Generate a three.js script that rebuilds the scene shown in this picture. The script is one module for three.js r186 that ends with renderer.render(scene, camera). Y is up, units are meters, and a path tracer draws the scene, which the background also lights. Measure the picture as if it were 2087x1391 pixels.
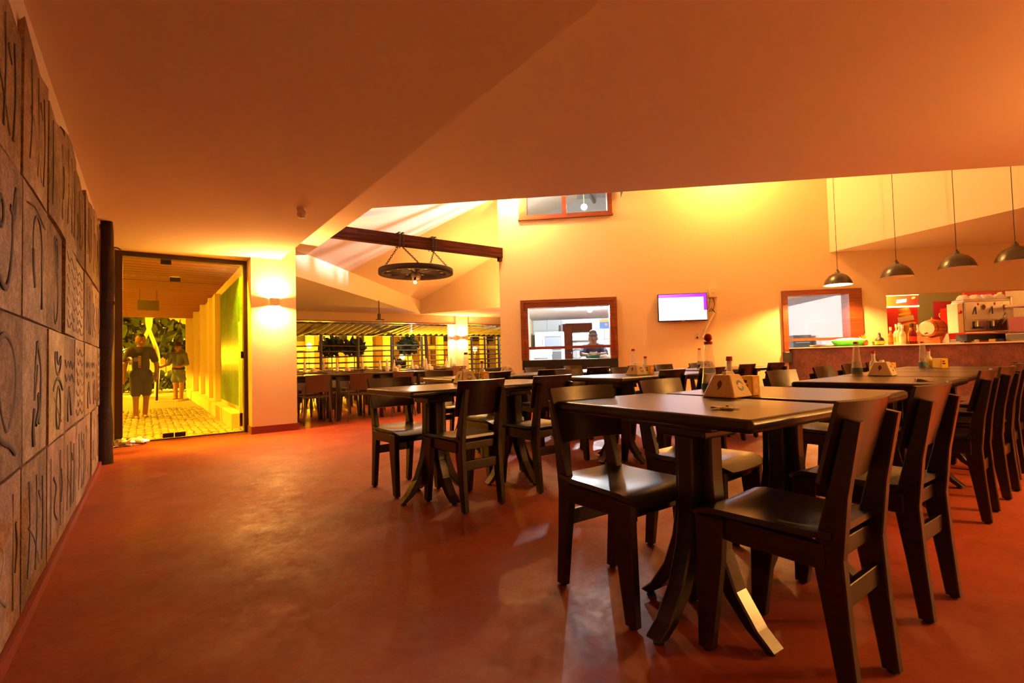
import * as THREE from 'three';
import { RoundedBoxGeometry } from 'three/addons/geometries/RoundedBoxGeometry.js';
import { mergeGeometries, toCreasedNormals } from 'three/addons/utils/BufferGeometryUtils.js';
import { MarchingCubes } from 'three/addons/objects/MarchingCubes.js';
import { RectAreaLightUniformsLib } from 'three/addons/lights/RectAreaLightUniformsLib.js';

// ---------------------------------------------------------------- camera, sky, exposure
const scene = new THREE.Scene();
const HC = 0.96, FPX = 1001.88, IW = 2087, IH = 1391;
const camera = new THREE.PerspectiveCamera(2 * Math.atan(IH / 2 / FPX) * 180 / Math.PI, IW / IH, 0.05, 120);
camera.position.set(0, HC, 0);
camera.rotation.set(0.0328145, -0.6384158, -0.0256606, 'YXZ');
camera.updateMatrixWorld();
const renderer = new THREE.WebGLRenderer({ antialias: true });
renderer.toneMapping = THREE.LinearToneMapping;
renderer.toneMappingExposure = 1.25;
renderer.shadowMap.enabled = true;
scene.background = new THREE.Color().setRGB(0.010, 0.006, 0.004);
RectAreaLightUniformsLib.init();
const WARM = new THREE.Color().setRGB(1, 0.48, 0.115);
const SODIUM = new THREE.Color().setRGB(1, 0.47, 0.012);
const WHITE = new THREE.Color().setRGB(0.93, 0.97, 1.0);
const POWER = { sconce: 2900, addedSideSconce: 3000, washLeft: 15, washRight: 20, columnSconce: 7200, backSconce: 2600, kitchen: 34, kitchenFar: 6, upper: 4.2, addedFlood: 300, pendant: 28, street: 95, wheel: 1.6 };

// ---------------------------------------------------------------- helpers
let seed = 7;
const rnd = () => { seed = (seed + 0x6D2B79F5) | 0; let t = Math.imul(seed ^ (seed >>> 15), 1 | seed); t = (t + Math.imul(t ^ (t >>> 7), 61 | t)) ^ t; return ((t ^ (t >>> 14)) >>> 0) / 4294967296; };
const rr = (a, b) => a + (b - a) * rnd();
const TH = -43.56 * Math.PI / 180;                       // the kitchen block stands askew in the hall
const UX = Math.cos(TH), UZ = -Math.sin(TH), NX = -Math.sin(TH), NZ = -Math.cos(TH);
const W = (u, y, n) => new THREE.Vector3(UX * u + NX * n, y, UZ * u + NZ * n);
function ray(px, py) { return new THREE.Vector3((px - IW / 2) / FPX, -(py - IH / 2) / FPX, -1).applyQuaternion(camera.quaternion); }
const atY = (px, py, y) => { const r = ray(px, py); return camera.position.clone().addScaledVector(r, (y - HC) / r.y); };
const atN = (px, py, n) => { const r = ray(px, py); return camera.position.clone().addScaledVector(r, n / (NX * r.x + NZ * r.z)); };
const un = p => ({ u: UX * p.x + UZ * p.z, y: p.y, n: NX * p.x + NZ * p.z });
const atZ = (px, py, z) => { const r = ray(px, py); return camera.position.clone().addScaledVector(r, z / r.z); };

const names = {};
function numbered(n) { if (!(n in names)) { names[n] = 0; return n; } names[n]++; return n + '_' + String(names[n]).padStart(3, '0'); }
function tag(o, label, category, group) { o.userData.label = label; o.userData.category = category; if (group) o.userData.group = group; return o; }
function thing(name, label, category, [x, y, z] = [0, 0, 0], ry = 0, group) {
  const g = new THREE.Group(); g.name = numbered(name); g.position.set(x, y, z); g.rotation.y = ry; scene.add(g);
  return tag(g, label, category, group);
}
function mesh(name, geo, mat, parent) {
  if (Array.isArray(geo)) geo = merge(geo);
  const m = new THREE.Mesh(geo, mat); m.name = parent ? name : numbered(name); m.castShadow = m.receiveShadow = true;
  (parent || scene).add(m); return m;
}
function single(name, geo, mat, label, category, group) { return tag(mesh(name, geo, mat), label, category, group); }
function struct(name, geo, mat, label) { const m = mesh(name, geo, mat); m.userData.kind = 'structure'; if (label) m.userData.label = label; return m; }
function copyOf(src, [x, y, z], ry, label, group) {
  const c = src.clone(); c.name = numbered(src.name.replace(/_\d+$/, '')); c.position.set(x, y, z); c.rotation.y = ry; c.userData = { ...src.userData };
  if (label) c.userData.label = label; if (group) c.userData.group = group;
  scene.add(c); return c;
}
const flat = g => { g = g.index ? g.toNonIndexed() : g; for (const k of Object.keys(g.attributes)) if (!['position', 'normal', 'uv'].includes(k)) g.deleteAttribute(k); if (!g.attributes.uv) g.setAttribute('uv', new THREE.BufferAttribute(new Float32Array(g.attributes.position.count * 2), 2)); return g; };
const merge = a => a.length === 1 ? a[0] : mergeGeometries(a.map(flat));
function uvm(g, s = 1) {                                   // uv in metres from the dominant axis of each face
  g = flat(g); const p = g.attributes.position, n = g.attributes.normal, uv = g.attributes.uv;
  for (let i = 0; i < p.count; i += 3) {
    let ax = 0, ay = 0, az = 0; for (let k = 0; k < 3; k++) { ax += Math.abs(n.getX(i + k)); ay += Math.abs(n.getY(i + k)); az += Math.abs(n.getZ(i + k)); }
    for (let k = 0; k < 3; k++) { const x = p.getX(i + k), y = p.getY(i + k), z = p.getZ(i + k);
      if (ay >= ax && ay >= az) uv.setXY(i + k, x * s, z * s); else if (ax >= az) uv.setXY(i + k, z * s, y * s); else uv.setXY(i + k, x * s, y * s); }
  }
  return g;
}
const box = (w, h, d, x = 0, y = 0, z = 0) => { const g = new THREE.BoxGeometry(w, h, d); g.translate(x, y, z); return g; };
const bb = (x0, x1, y0, y1, z0, z1) => box(x1 - x0, y1 - y0, z1 - z0, (x0 + x1) / 2, (y0 + y1) / 2, (z0 + z1) / 2);
const rbox = (w, h, d, r, x = 0, y = 0, z = 0, s = 2) => { const g = new RoundedBoxGeometry(w, h, d, s, r); g.translate(x, y, z); return g; };
const cyl = (r0, r1, h, x = 0, y = 0, z = 0, s = 20) => { const g = new THREE.CylinderGeometry(r1, r0, h, s); g.translate(x, y + h / 2, z); return g; };   // r0 bottom, r1 top, y = base
const sph = (r, x, y, z, s = 14) => { const g = new THREE.SphereGeometry(r, s, Math.ceil(s * 0.7)); g.translate(x, y, z); return g; };
const lathe = (pts, s = 28) => new THREE.LatheGeometry(pts.map(p => new THREE.Vector2(p[0], p[1])), s);
const V = (x, y, z) => new THREE.Vector3(x, y, z);
const tube = (pts, r, s = 8, seg) => new THREE.TubeGeometry(new THREE.CatmullRomCurve3(pts.map(p => p.isVector3 ? p : V(...p))), seg || Math.max(6, pts.length * 6), r, s, false);
function bar(a, b, w, d) {                                 // a straight square bar from a to b
  a = a.isVector3 ? a : V(...a); b = b.isVector3 ? b : V(...b);
  const g = new THREE.BoxGeometry(w, a.distanceTo(b), d || w), q = new THREE.Quaternion().setFromUnitVectors(V(0, 1, 0), b.clone().sub(a).normalize());
  g.applyQuaternion(q); g.translate((a.x + b.x) / 2, (a.y + b.y) / 2, (a.z + b.z) / 2); return g;
}
function rod(a, b, r, s = 10, r2) {
  a = a.isVector3 ? a : V(...a); b = b.isVector3 ? b : V(...b);
  const g = new THREE.CylinderGeometry(r2 ?? r, r, a.distanceTo(b), s), q = new THREE.Quaternion().setFromUnitVectors(V(0, 1, 0), b.clone().sub(a).normalize());
  g.applyQuaternion(q); g.translate((a.x + b.x) / 2, (a.y + b.y) / 2, (a.z + b.z) / 2); return g;
}
function shape(pts, holes = []) {
  const s = new THREE.Shape(pts.map(p => new THREE.Vector2(...p))); for (const h of holes) s.holes.push(new THREE.Path(h.map(p => new THREE.Vector2(...p)))); return s;
}
const rect = (x0, x1, y0, y1) => [[x0, y0], [x1, y0], [x1, y1], [x0, y1]];
function plan(pts, y0, y1) {                               // prism over a ground plan of (x, z)
  const g = new THREE.ExtrudeGeometry(shape(pts.map(p => [p[0], -p[1]])), { depth: y1 - y0, bevelEnabled: false }); g.rotateX(-Math.PI / 2); g.translate(0, y0, 0); return g;
}
function upright(pts, holes, d) { const g = new THREE.ExtrudeGeometry(shape(pts, holes), { depth: d, bevelEnabled: false }); return g; }   // in x, y; thickness along +z

// ---------------------------------------------------------------- textures
function noiseField(n, seedv, octs) {                      // tiling value noise
  const out = new Float32Array(n * n); let s = seedv; const R = () => { s = (Math.imul(s, 1664525) + 1013904223) | 0; return ((s >>> 8) & 0xffff) / 65535; };
  for (const [cells, amp, stretch] of octs) {
    const cx = Math.max(1, Math.round(cells / (stretch || 1))), cy = cells, g = new Float32Array(cx * cy); for (let i = 0; i < g.length; i++) g[i] = R() - 0.5;
    for (let y = 0; y < n; y++) { const fy = y / n * cy, y0 = Math.floor(fy), ty = fy - y0, sy = ty * ty * (3 - 2 * ty), a = (y0 % cy) * cx, b = ((y0 + 1) % cy) * cx;
      for (let x = 0; x < n; x++) { const fx = x / n * cx, x0 = Math.floor(fx), tx = fx - x0, sx = tx * tx * (3 - 2 * tx), i0 = x0 % cx, i1 = (x0 + 1) % cx;
        out[y * n + x] += amp * ((g[a + i0] * (1 - sx) + g[a + i1] * sx) * (1 - sy) + (g[b + i0] * (1 - sx) + g[b + i1] * sx) * sy); } }
  }
  return out;
}
function tex(n, f, srgb, repeat = 1) {
  const d = new Uint8Array(n * n * 4); for (let i = 0; i < n * n; i++) { const c = f(i, i % n, Math.floor(i / n)); d[i * 4] = c[0]; d[i * 4 + 1] = c[1]; d[i * 4 + 2] = c[2]; d[i * 4 + 3] = 255; }
  const t = new THREE.DataTexture(d, n, n); t.wrapS = t.wrapT = THREE.RepeatWrapping; t.magFilter = THREE.LinearFilter; t.minFilter = THREE.LinearMipmapLinearFilter; t.generateMipmaps = true; t.repeat.set(repeat, repeat);
  if (srgb) t.colorSpace = THREE.SRGBColorSpace; t.needsUpdate = true; return t;
}
const cl = v => Math.max(0, Math.min(255, v));
const tint = (f, base, amp, ch = [1, 1, 1]) => i => [cl(base[0] + f[i] * amp * ch[0]), cl(base[1] + f[i] * amp * ch[1]), cl(base[2] + f[i] * amp * ch[2])];
const fFloor = noiseField(1024, 11, [[4, 0.9], [9, 0.6], [23, 0.45], [60, 0.3], [200, 0.25], [500, 0.25]]);
const fFine = noiseField(512, 5, [[6, 0.5], [20, 0.4], [64, 0.4], [170, 0.5], [256, 0.4]]);
const fWood = noiseField(512, 21, [[24, 0.5, 12], [70, 0.6, 24], [180, 0.5, 40]]);
const fStone = noiseField(512, 33, [[5, 0.8], [14, 0.6], [40, 0.5], [128, 0.6], [256, 0.5]]);
const floorTex = tex(1024, (i) => { const v = fFloor[i]; return [cl(138 + v * 24), cl(51 + v * 14), cl(16 + v * 6)]; }, true, 1 / 3.1);
const floorRough = tex(512, (i) => { const v = cl(148 + fStone[i] * 50); return [v, v, v]; }, false, 1 / 2.3);
const plasterBump = tex(512, (i) => { const v = cl(128 + fFine[i] * 70); return [v, v, v]; }, false, 1 / 1.4);
const woodTex = tex(512, tint(fWood, [33, 20, 13], 22, [1, 0.72, 0.55]), true, 1 / 0.9);
const woodBump = tex(512, (i) => { const v = cl(128 + fWood[i] * 90); return [v, v, v]; }, false, 1 / 0.9);
const frameTex = tex(512, tint(fWood, [122, 58, 26], 60, [1, 0.6, 0.35]), true, 1 / 0.8);
const stoneTex = tex(512, tint(fStone, [134, 108, 84], 62, [1, 0.97, 0.9]), true, 1 / 0.9);
const stoneBump = tex(512, (i) => { const v = cl(128 + fStone[i] * 90); return [v, v, v]; }, false, 1 / 0.6);
const leatherTex = tex(512, tint(fStone, [112, 62, 44], 44, [1, 0.7, 0.6]), true, 1 / 1.2);
const mosaicTex = tex(512, (i, x, y) => { const v = fFine[((y >> 3) << 3) * 512 + ((x >> 3) << 3)] * 70, j = (x & 7) === 0 || (y & 7) === 0 ? -26 : 0; return [cl(66 + v + j), cl(132 + v + j), cl(40 + v * 0.6 + j)]; }, true, 1 / 0.9);
function canvas(w, h, draw) { const c = document.createElement('canvas'); c.width = w; c.height = h; const x = c.getContext('2d'); draw(x, w, h); const t = new THREE.CanvasTexture(c); t.colorSpace = THREE.SRGBColorSpace; return t; }

// ---------------------------------------------------------------- materials
const std = (o) => new THREE.MeshStandardMaterial(o), phy = (o) => new THREE.MeshPhysicalMaterial(o);
const rgb = (r, g, b) => new THREE.Color().setRGB(r, g, b);
const M = {
  floor: phy({ map: floorTex, roughness: 1, roughnessMap: floorRough }),
  plaster: std({ color: rgb(0.78, 0.66, 0.52), roughness: 0.9, bumpMap: plasterBump, bumpScale: 0.002 }),
  yellow: std({ color: rgb(0.80, 0.64, 0.38), roughness: 0.88, bumpMap: plasterBump, bumpScale: 0.006 }),
  cream: std({ color: rgb(0.78, 0.68, 0.50), roughness: 0.9 }),
  beige: std({ color: rgb(0.62, 0.54, 0.42), roughness: 0.9, bumpMap: plasterBump, bumpScale: 0.002 }),
  baseboard: std({ color: rgb(0.22, 0.025, 0.02), roughness: 0.5 }),
  wood: phy({ map: woodTex, roughness: 0.28, bumpMap: woodBump, bumpScale: 0.0004 }),
  beam: phy({ map: woodTex, color: rgb(3.2, 1.5, 1.0), specularIntensity: 0.15, roughness: 0.9, bumpMap: woodBump, bumpScale: 0.002 }),
  frame: phy({ map: frameTex, roughness: 0.4, bumpMap: woodBump, bumpScale: 0.0008 }),
  darkFrame: std({ color: rgb(0.06, 0.028, 0.012), roughness: 0.5 }),
  stone: std({ map: stoneTex, roughness: 0.75, bumpMap: stoneBump, bumpScale: 0.006 }),
  stoneB: std({ map: stoneTex, color: rgb(0.72, 0.66, 0.6), roughness: 0.8, bumpMap: stoneBump, bumpScale: 0.01 }),
  stoneC: std({ map: stoneTex, color: rgb(1.0, 0.9, 0.84), roughness: 0.6, bumpMap: stoneBump, bumpScale: 0.004 }),
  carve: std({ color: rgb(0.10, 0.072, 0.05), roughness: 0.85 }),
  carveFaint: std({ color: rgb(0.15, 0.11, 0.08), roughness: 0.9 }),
  bark: std({ map: woodTex, color: rgb(2.2, 1.7, 1.3), roughness: 0.95, bumpMap: stoneBump, bumpScale: 0.02 }),
  black: std({ color: rgb(0.012, 0.011, 0.011), roughness: 0.5 }),
  granite: phy({ color: rgb(0.02, 0.017, 0.015), roughness: 0.25 }),
  metal: std({ color: rgb(0.55, 0.53, 0.5), roughness: 0.3, metalness: 1 }),
  steel: std({ color: rgb(0.42, 0.38, 0.33), roughness: 0.24, metalness: 1 }),
  iron: std({ color: rgb(0.045, 0.03, 0.025), roughness: 0.6, metalness: 0.6 }),
  rubber: std({ color: rgb(0.015, 0.013, 0.012), roughness: 0.8 }),
  pane: phy({ color: rgb(1, 1, 1), roughness: 0.0, transmission: 1, thickness: 0, ior: 1.45 }),
  amberPane: phy({ color: rgb(0.97, 0.94, 0.72), roughness: 0.0, transmission: 1, thickness: 0, ior: 1.5 }),
  white: std({ color: rgb(0.82, 0.82, 0.8), roughness: 0.5 }),
  whiteTile: std({ color: rgb(0.52, 0.57, 0.59), roughness: 0.25 }),
  greyCeil: std({ color: rgb(0.42, 0.45, 0.46), roughness: 0.85 }),
  grout: std({ color: rgb(0.45, 0.47, 0.48), roughness: 0.9 }),
  plastic: std({ color: rgb(0.86, 0.70, 0.30), roughness: 0.38 }),
  plasticPale: std({ color: rgb(0.72, 0.60, 0.40), roughness: 0.42 }),
  red: std({ color: rgb(0.42, 0.012, 0.01), roughness: 0.35 }),
  redGloss: phy({ color: rgb(0.45, 0.01, 0.01), roughness: 0.2, clearcoat: 0.5 }),
  bottle: phy({ color: rgb(0.95, 0.94, 0.9), roughness: 0.16, transmission: 0.86, thickness: 0, ior: 1.4 }),
  milky: phy({ color: rgb(0.85, 0.82, 0.76), roughness: 0.35, transmission: 0.25, thickness: 0 }),
  oil: phy({ color: rgb(0.8, 0.72, 0.55), roughness: 0.05, transmission: 0.9, thickness: 0.03, ior: 1.4, attenuationColor: rgb(0.7, 0.55, 0.3), attenuationDistance: 0.1 }),
  yellowCard: std({ color: rgb(0.80, 0.52, 0.02), roughness: 0.5 }),
  paper: std({ color: rgb(0.75, 0.68, 0.52), roughness: 0.9 }),
  blueGrey: std({ color: rgb(0.12, 0.13, 0.15), roughness: 0.4 }),
  green: std({ color: rgb(0.08, 0.6, 0.05), roughness: 0.4 }),
  bowl: std({ color: rgb(0.10, 0.42, 0.26), roughness: 0.35 }),
  mosaic: std({ map: mosaicTex, roughness: 0.35 }),
  leather: std({ map: leatherTex, roughness: 0.6, bumpMap: stoneBump, bumpScale: 0.003 }),
  plasticChair: std({ color: rgb(0.085, 0.042, 0.030), roughness: 0.45 }),
  shadeOut: phy({ color: rgb(0.022, 0.013, 0.009), roughness: 0.32, clearcoat: 0.4, clearcoatRoughness: 0.2 }),
  shadeIn: std({ color: rgb(0.78, 0.66, 0.48), roughness: 0.6, side: THREE.DoubleSide }),
  lampOff: std({ color: rgb(0.8, 0.76, 0.68), roughness: 0.4 }),
  sconceBody: std({ color: rgb(0.62, 0.55, 0.42), roughness: 0.5 }),
  glowWarm: std({ color: rgb(0.9, 0.8, 0.6), emissive: WARM.clone(), emissiveIntensity: 9 }),
  glowWhite: std({ color: rgb(0.9, 0.9, 0.9), emissive: WHITE.clone(), emissiveIntensity: 14 }),
  glowSodium: std({ color: rgb(0.9, 0.8, 0.4), emissive: rgb(1, 0.66, 0.12), emissiveIntensity: 14 }),
  skin: std({ color: rgb(0.30, 0.15, 0.08), roughness: 0.6 }),
  skinDark: std({ color: rgb(0.13, 0.06, 0.035), roughness: 0.55 }),
  navy: std({ color: rgb(0.03, 0.025, 0.08), roughness: 0.8 }),
  charcoal: std({ color: rgb(0.035, 0.032, 0.035), roughness: 0.85 }),
  bronze: std({ color: rgb(0.10, 0.13, 0.20), roughness: 0.35, metalness: 0.2 }),
  leaf: std({ color: rgb(0.05, 0.075, 0.015), roughness: 0.6, side: THREE.DoubleSide }),
  cobble: std({ color: rgb(0.46, 0.42, 0.36), roughness: 0.55 }),
  pave: std({ color: rgb(0.36, 0.33, 0.28), roughness: 0.8 }),
  bamboo: std({ color: rgb(0.10, 0.075, 0.05), roughness: 0.6 }),
  clay: std({ color: rgb(0.50, 0.40, 0.30), roughness: 0.8 }),
  facade: std({ color: rgb(0.66, 0.56, 0.34), roughness: 0.9 }),
  facadeDark: std({ color: rgb(0.34, 0.20, 0.07), roughness: 0.9 }),
  slat: std({ map: frameTex, color: rgb(1.15, 1.1, 0.9), roughness: 0.6 }),
  foil: std({ color: rgb(0.7, 0.65, 0.55), roughness: 0.25, metalness: 0.8 }),
  pink: std({ color: rgb(0.55, 0.10, 0.22), roughness: 0.3 }),
  barrel: std({ map: frameTex, color: rgb(2.6, 2.4, 1.6), roughness: 0.5 }),
};

// ---------------------------------------------------------------- the hall
struct('floor', uvm(plan([[-0.6, 3.9], [-0.6, -8.08], [1.5, -8.08], [1.5, -13.8], [14.2, -13.8], [14.2, 3.9]], -0.15, 0)), M.floor, 'red burnished cement floor');
struct('wall_left', uvm(bb(-0.62, -0.40, 0, 2.447, -8.0, 3.9)), M.plaster);
struct('baseboard_left', bb(-0.40, -0.362, 0, 0.05, -6.3, 3.9), M.baseboard);
struct('ceiling_left', uvm(plan([[-0.62, 3.9], [1.53, 3.9], [1.53, -7.58], [1.15, -7.58], [1.15, -8.05], [-0.62, -8.05]], 2.447, 2.70)), M.plaster);
const e3 = W(9.2, 0, 5.36);
struct('ceiling_front', uvm(plan([[1.53, 3.9], [1.53, -7.58], [1.74, -7.58], [1.74, -8.0], [2.08, -9.1], [2.08, -5.44], [e3.x, e3.z], [14.2, e3.z], [14.2, 3.9]], 2.72, 2.97)), M.plaster);
struct('wall_pillar', uvm(bb(1.153, 1.737, 0, 2.72, -8.05, -7.59)), M.plaster);
struct('baseboard_pillar', bb(1.14, 1.755, 0, 0.10, -8.05, -7.575), M.baseboard);
struct('wall_corridor', uvm(bb(1.30, 1.737, 0, 2.72, -13.8, -8.05)), M.plaster);
struct('wall_back', uvm(bb(-0.62, 14.2, 0, 4.75, 3.7, 3.9)), M.plaster);
struct('wall_right', uvm(bb(12.3, 12.5, 0, 4.75, -0.9, 3.7)), M.plaster);
// the far low ceiling, whose edge is the band under the sloping roof
struct('ceiling_far', uvm(plan([[1.74, -8.0], [1.855, -8.128], [6.543, -13.328], [7.86, -10.16], [9.5, -12.0], [9.5, -13.8], [1.74, -13.8]], 2.32, 2.735)), M.plaster);
const roofY = (x, z) => (4.1048 + 0.282 * x + 0.258 * z) / 0.924;
{
  const pl = [[0.9, -7.07], [6.75, -13.56], [13.4, -13.56], [5.58, -5], [3.75, -3], [1.9, -1]];
  const g = plan(pl, 0, 0.18), p = g.attributes.position;
  for (let i = 0; i < p.count; i++) p.setY(i, p.getY(i) + roofY(p.getX(i), p.getZ(i)));
  g.computeVertexNormals(); struct('ceiling_sloped', uvm(g), M.plaster);
  struct('ceiling_high', uvm(plan([[1.9, -1], [13.4, -13.56], [14.2, -13.56], [14.2, 3.9], [1.9, 3.9]], 4.75, 4.93)), M.plaster);
  // gable wall closing the slope on its far side
  const a = V(6.543, 0, -13.328), b = V(7.86, 0, -10.16), L = a.distanceTo(b);
  const gg = upright([[0, 2.32], [L, 2.32], [L, roofY(b.x, b.z) + 0.02], [0, roofY(a.x, a.z) + 0.02]], [], 0.05); gg.rotateY(Math.atan2(-(b.z - a.z), b.x - a.x)); gg.translate(a.x, 0, a.z);
  struct('wall_gable', uvm(gg), M.plaster);
}
struct('wall_above_left', uvm(bb(1.90, 2.06, 2.97, 3.9, -9.1, -5.4)), M.plaster);
function local(name, geo, mat, label) { const m = struct(name, geo, mat, label); m.rotation.y = TH; return m; }   // geometry in (u, y, -n)
local('wall_above_front', uvm(bb(-2.2, 9.2, 2.97, 4.75, -5.34, -5.18)), M.plaster);
// kitchen block
{
  const g = upright([[-1.31, 0], [8.7, 0], [8.7, 4.75], [0.58, 4.75], [-1.31, 3.97]], [
    rect(-0.86, 0.75, 0.905, 1.945), rect(-0.88, 0.74, 3.55, 4.06), rect(3.66, 4.84, 0.95, 1.945), rect(5.29, 8.3, 0.02, 1.865)], 0.2);
  g.translate(0, 0, -9.2); local('wall_kitchen', uvm(g), M.yellow, 'tall cream plaster wall with kitchen hatch and television');
  local('wall_kitchen_side', uvm(bb(-1.31, -1.11, 0, 4.4, -14.2, -9.2)), M.yellow);
  local('baseboard_kitchen', bb(-1.325, 3.6, 0, 0.085, -9.2, -8.98), M.baseboard);
  local('wall_kitchen_partition', bb(5.1, 5.2, 0, 4.7, -14.2, -9.2), M.white);
  local('ceiling_kitchen', bb(-1.11, 5.1, 2.0, 2.16, -14.0, -9.2), M.greyCeil);
  local('wall_upper_room', bb(-1.11, 5.1, 2.16, 4.7, -11.6, -11.5), M.greyCeil);
  local('ceiling_upper_room', bb(-1.11, 5.1, 4.62, 4.7, -11.5, -9.2), M.greyCeil);
  const back = local('wall_kitchen_back', bb(-1.31, 5.2, 0, 2.0, -14.2, -14.03), M.grout);
  const tg = new RoundedBoxGeometry(0.395, 0.295, 0.03, 1, 0.004);
  for (let i = 0; i < 15; i++) for (let j = 0; j < 6; j++) { const t = mesh('wall_tile', tg, M.whiteTile, back); t.position.set(-0.9 + i * 0.4, 0.36 + j * 0.3, -14.02); }
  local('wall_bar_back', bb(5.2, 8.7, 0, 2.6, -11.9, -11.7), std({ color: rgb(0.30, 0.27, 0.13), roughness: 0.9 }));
  local('ceiling_bar', bb(5.2, 8.7, 2.3, 2.4, -11.7, -9.2), M.plaster);
  local('wall_bar_end', bb(8.6, 8.7, 0, 4.75, -11.9, -9.2), M.plaster);
  const F0 = [9.417, -3.464], F1 = [8.564, -1.025], F2 = [7.63, 1.645];
  struct('wall_bulkhead', uvm(plan([F0, F1, F2, [12.3, 1.645], [12.25, -0.78]], 2.627, 4.75)), M.cream, 'pale boxed bulkhead above the bar');
}
// far end: lintels, column
struct('wall_far_left', uvm(bb(1.737, 7.81, 2.085, 2.32, -13.75, -13.5)), M.plaster);
struct('wall_far_right', uvm(bb(8.25, 9.9, 2.085, 2.32, -13.75, -13.5)), M.plaster);
struct('trim_1', bb(1.737, 7.81, 2.06, 2.085, -13.75, -13.49), M.baseboard);
struct('trim_2', bb(8.25, 9.9, 2.06, 2.085, -13.75, -13.49), M.baseboard);
struct('wall_far_column', uvm(bb(7.81, 8.25, 0, 2.32, -14.02, -13.48)), M.plaster);

// ---------------------------------------------------------------- stone relief wall
{
  const rows = [0.055, 0.605, 1.165, 1.705, 2.262], joints = [-6.30, -6.02, -5.448, -4.876, -4.304, -3.732, -3.16, -2.588, -2.016, -1.444, -0.872, -0.30];
  const T = 0.0075, ring = (cx, cy, rx, ry, a0 = 0, a1 = 6.283) => Array.from({ length: 13 }, (_, i) => { const t = a0 + (a1 - a0) * i / 12; return [cx + rx * Math.cos(t), cy + ry * Math.sin(t)]; });
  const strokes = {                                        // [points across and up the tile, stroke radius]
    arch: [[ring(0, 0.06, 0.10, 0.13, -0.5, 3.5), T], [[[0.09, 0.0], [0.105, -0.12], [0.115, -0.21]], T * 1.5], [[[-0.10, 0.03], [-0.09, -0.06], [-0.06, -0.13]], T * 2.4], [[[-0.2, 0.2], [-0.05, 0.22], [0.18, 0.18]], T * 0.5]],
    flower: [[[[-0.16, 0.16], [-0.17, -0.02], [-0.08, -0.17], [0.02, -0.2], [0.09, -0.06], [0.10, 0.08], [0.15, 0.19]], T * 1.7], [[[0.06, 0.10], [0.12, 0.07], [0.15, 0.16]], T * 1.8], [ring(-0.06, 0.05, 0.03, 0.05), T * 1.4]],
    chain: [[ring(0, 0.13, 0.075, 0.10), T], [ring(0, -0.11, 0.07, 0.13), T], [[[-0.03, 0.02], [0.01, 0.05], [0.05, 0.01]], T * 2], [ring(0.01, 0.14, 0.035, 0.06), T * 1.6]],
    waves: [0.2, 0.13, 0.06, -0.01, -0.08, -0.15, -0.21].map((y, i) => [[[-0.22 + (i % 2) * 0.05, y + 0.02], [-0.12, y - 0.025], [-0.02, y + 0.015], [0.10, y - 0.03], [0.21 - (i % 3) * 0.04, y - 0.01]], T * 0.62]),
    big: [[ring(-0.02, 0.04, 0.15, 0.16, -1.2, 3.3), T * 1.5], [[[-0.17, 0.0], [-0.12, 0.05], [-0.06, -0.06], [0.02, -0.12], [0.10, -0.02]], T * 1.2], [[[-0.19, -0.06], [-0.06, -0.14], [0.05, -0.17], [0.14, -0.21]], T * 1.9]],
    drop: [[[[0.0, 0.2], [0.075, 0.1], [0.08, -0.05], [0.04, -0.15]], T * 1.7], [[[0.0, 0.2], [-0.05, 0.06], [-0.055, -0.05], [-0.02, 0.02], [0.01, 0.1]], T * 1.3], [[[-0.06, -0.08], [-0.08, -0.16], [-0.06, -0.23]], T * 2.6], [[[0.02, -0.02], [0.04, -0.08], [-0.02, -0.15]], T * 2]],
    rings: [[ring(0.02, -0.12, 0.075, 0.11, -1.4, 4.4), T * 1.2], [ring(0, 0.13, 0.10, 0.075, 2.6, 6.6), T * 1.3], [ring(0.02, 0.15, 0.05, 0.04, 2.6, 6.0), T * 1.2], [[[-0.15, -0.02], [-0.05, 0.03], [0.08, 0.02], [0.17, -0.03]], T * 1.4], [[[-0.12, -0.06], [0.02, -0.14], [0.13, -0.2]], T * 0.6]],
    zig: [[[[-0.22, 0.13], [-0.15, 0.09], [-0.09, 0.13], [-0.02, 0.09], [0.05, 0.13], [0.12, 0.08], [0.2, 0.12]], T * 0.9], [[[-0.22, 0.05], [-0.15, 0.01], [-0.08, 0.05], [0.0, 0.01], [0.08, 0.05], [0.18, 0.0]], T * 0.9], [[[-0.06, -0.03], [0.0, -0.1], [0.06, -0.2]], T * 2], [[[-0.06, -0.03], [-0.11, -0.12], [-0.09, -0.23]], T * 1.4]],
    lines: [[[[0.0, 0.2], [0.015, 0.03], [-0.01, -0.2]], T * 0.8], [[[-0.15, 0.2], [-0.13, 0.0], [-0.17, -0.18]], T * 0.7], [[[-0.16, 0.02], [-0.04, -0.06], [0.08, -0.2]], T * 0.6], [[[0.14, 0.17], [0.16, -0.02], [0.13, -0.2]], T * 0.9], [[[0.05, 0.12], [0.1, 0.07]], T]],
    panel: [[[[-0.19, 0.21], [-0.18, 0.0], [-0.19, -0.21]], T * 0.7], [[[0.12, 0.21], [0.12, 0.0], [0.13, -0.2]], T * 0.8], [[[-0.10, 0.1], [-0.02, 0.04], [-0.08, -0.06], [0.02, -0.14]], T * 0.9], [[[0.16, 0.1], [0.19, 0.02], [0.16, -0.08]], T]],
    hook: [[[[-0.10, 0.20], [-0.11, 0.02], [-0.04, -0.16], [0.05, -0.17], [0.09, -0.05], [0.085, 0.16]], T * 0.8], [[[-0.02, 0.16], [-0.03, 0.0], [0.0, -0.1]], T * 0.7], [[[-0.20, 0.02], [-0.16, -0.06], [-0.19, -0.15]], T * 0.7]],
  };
  const carv = {};
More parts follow.
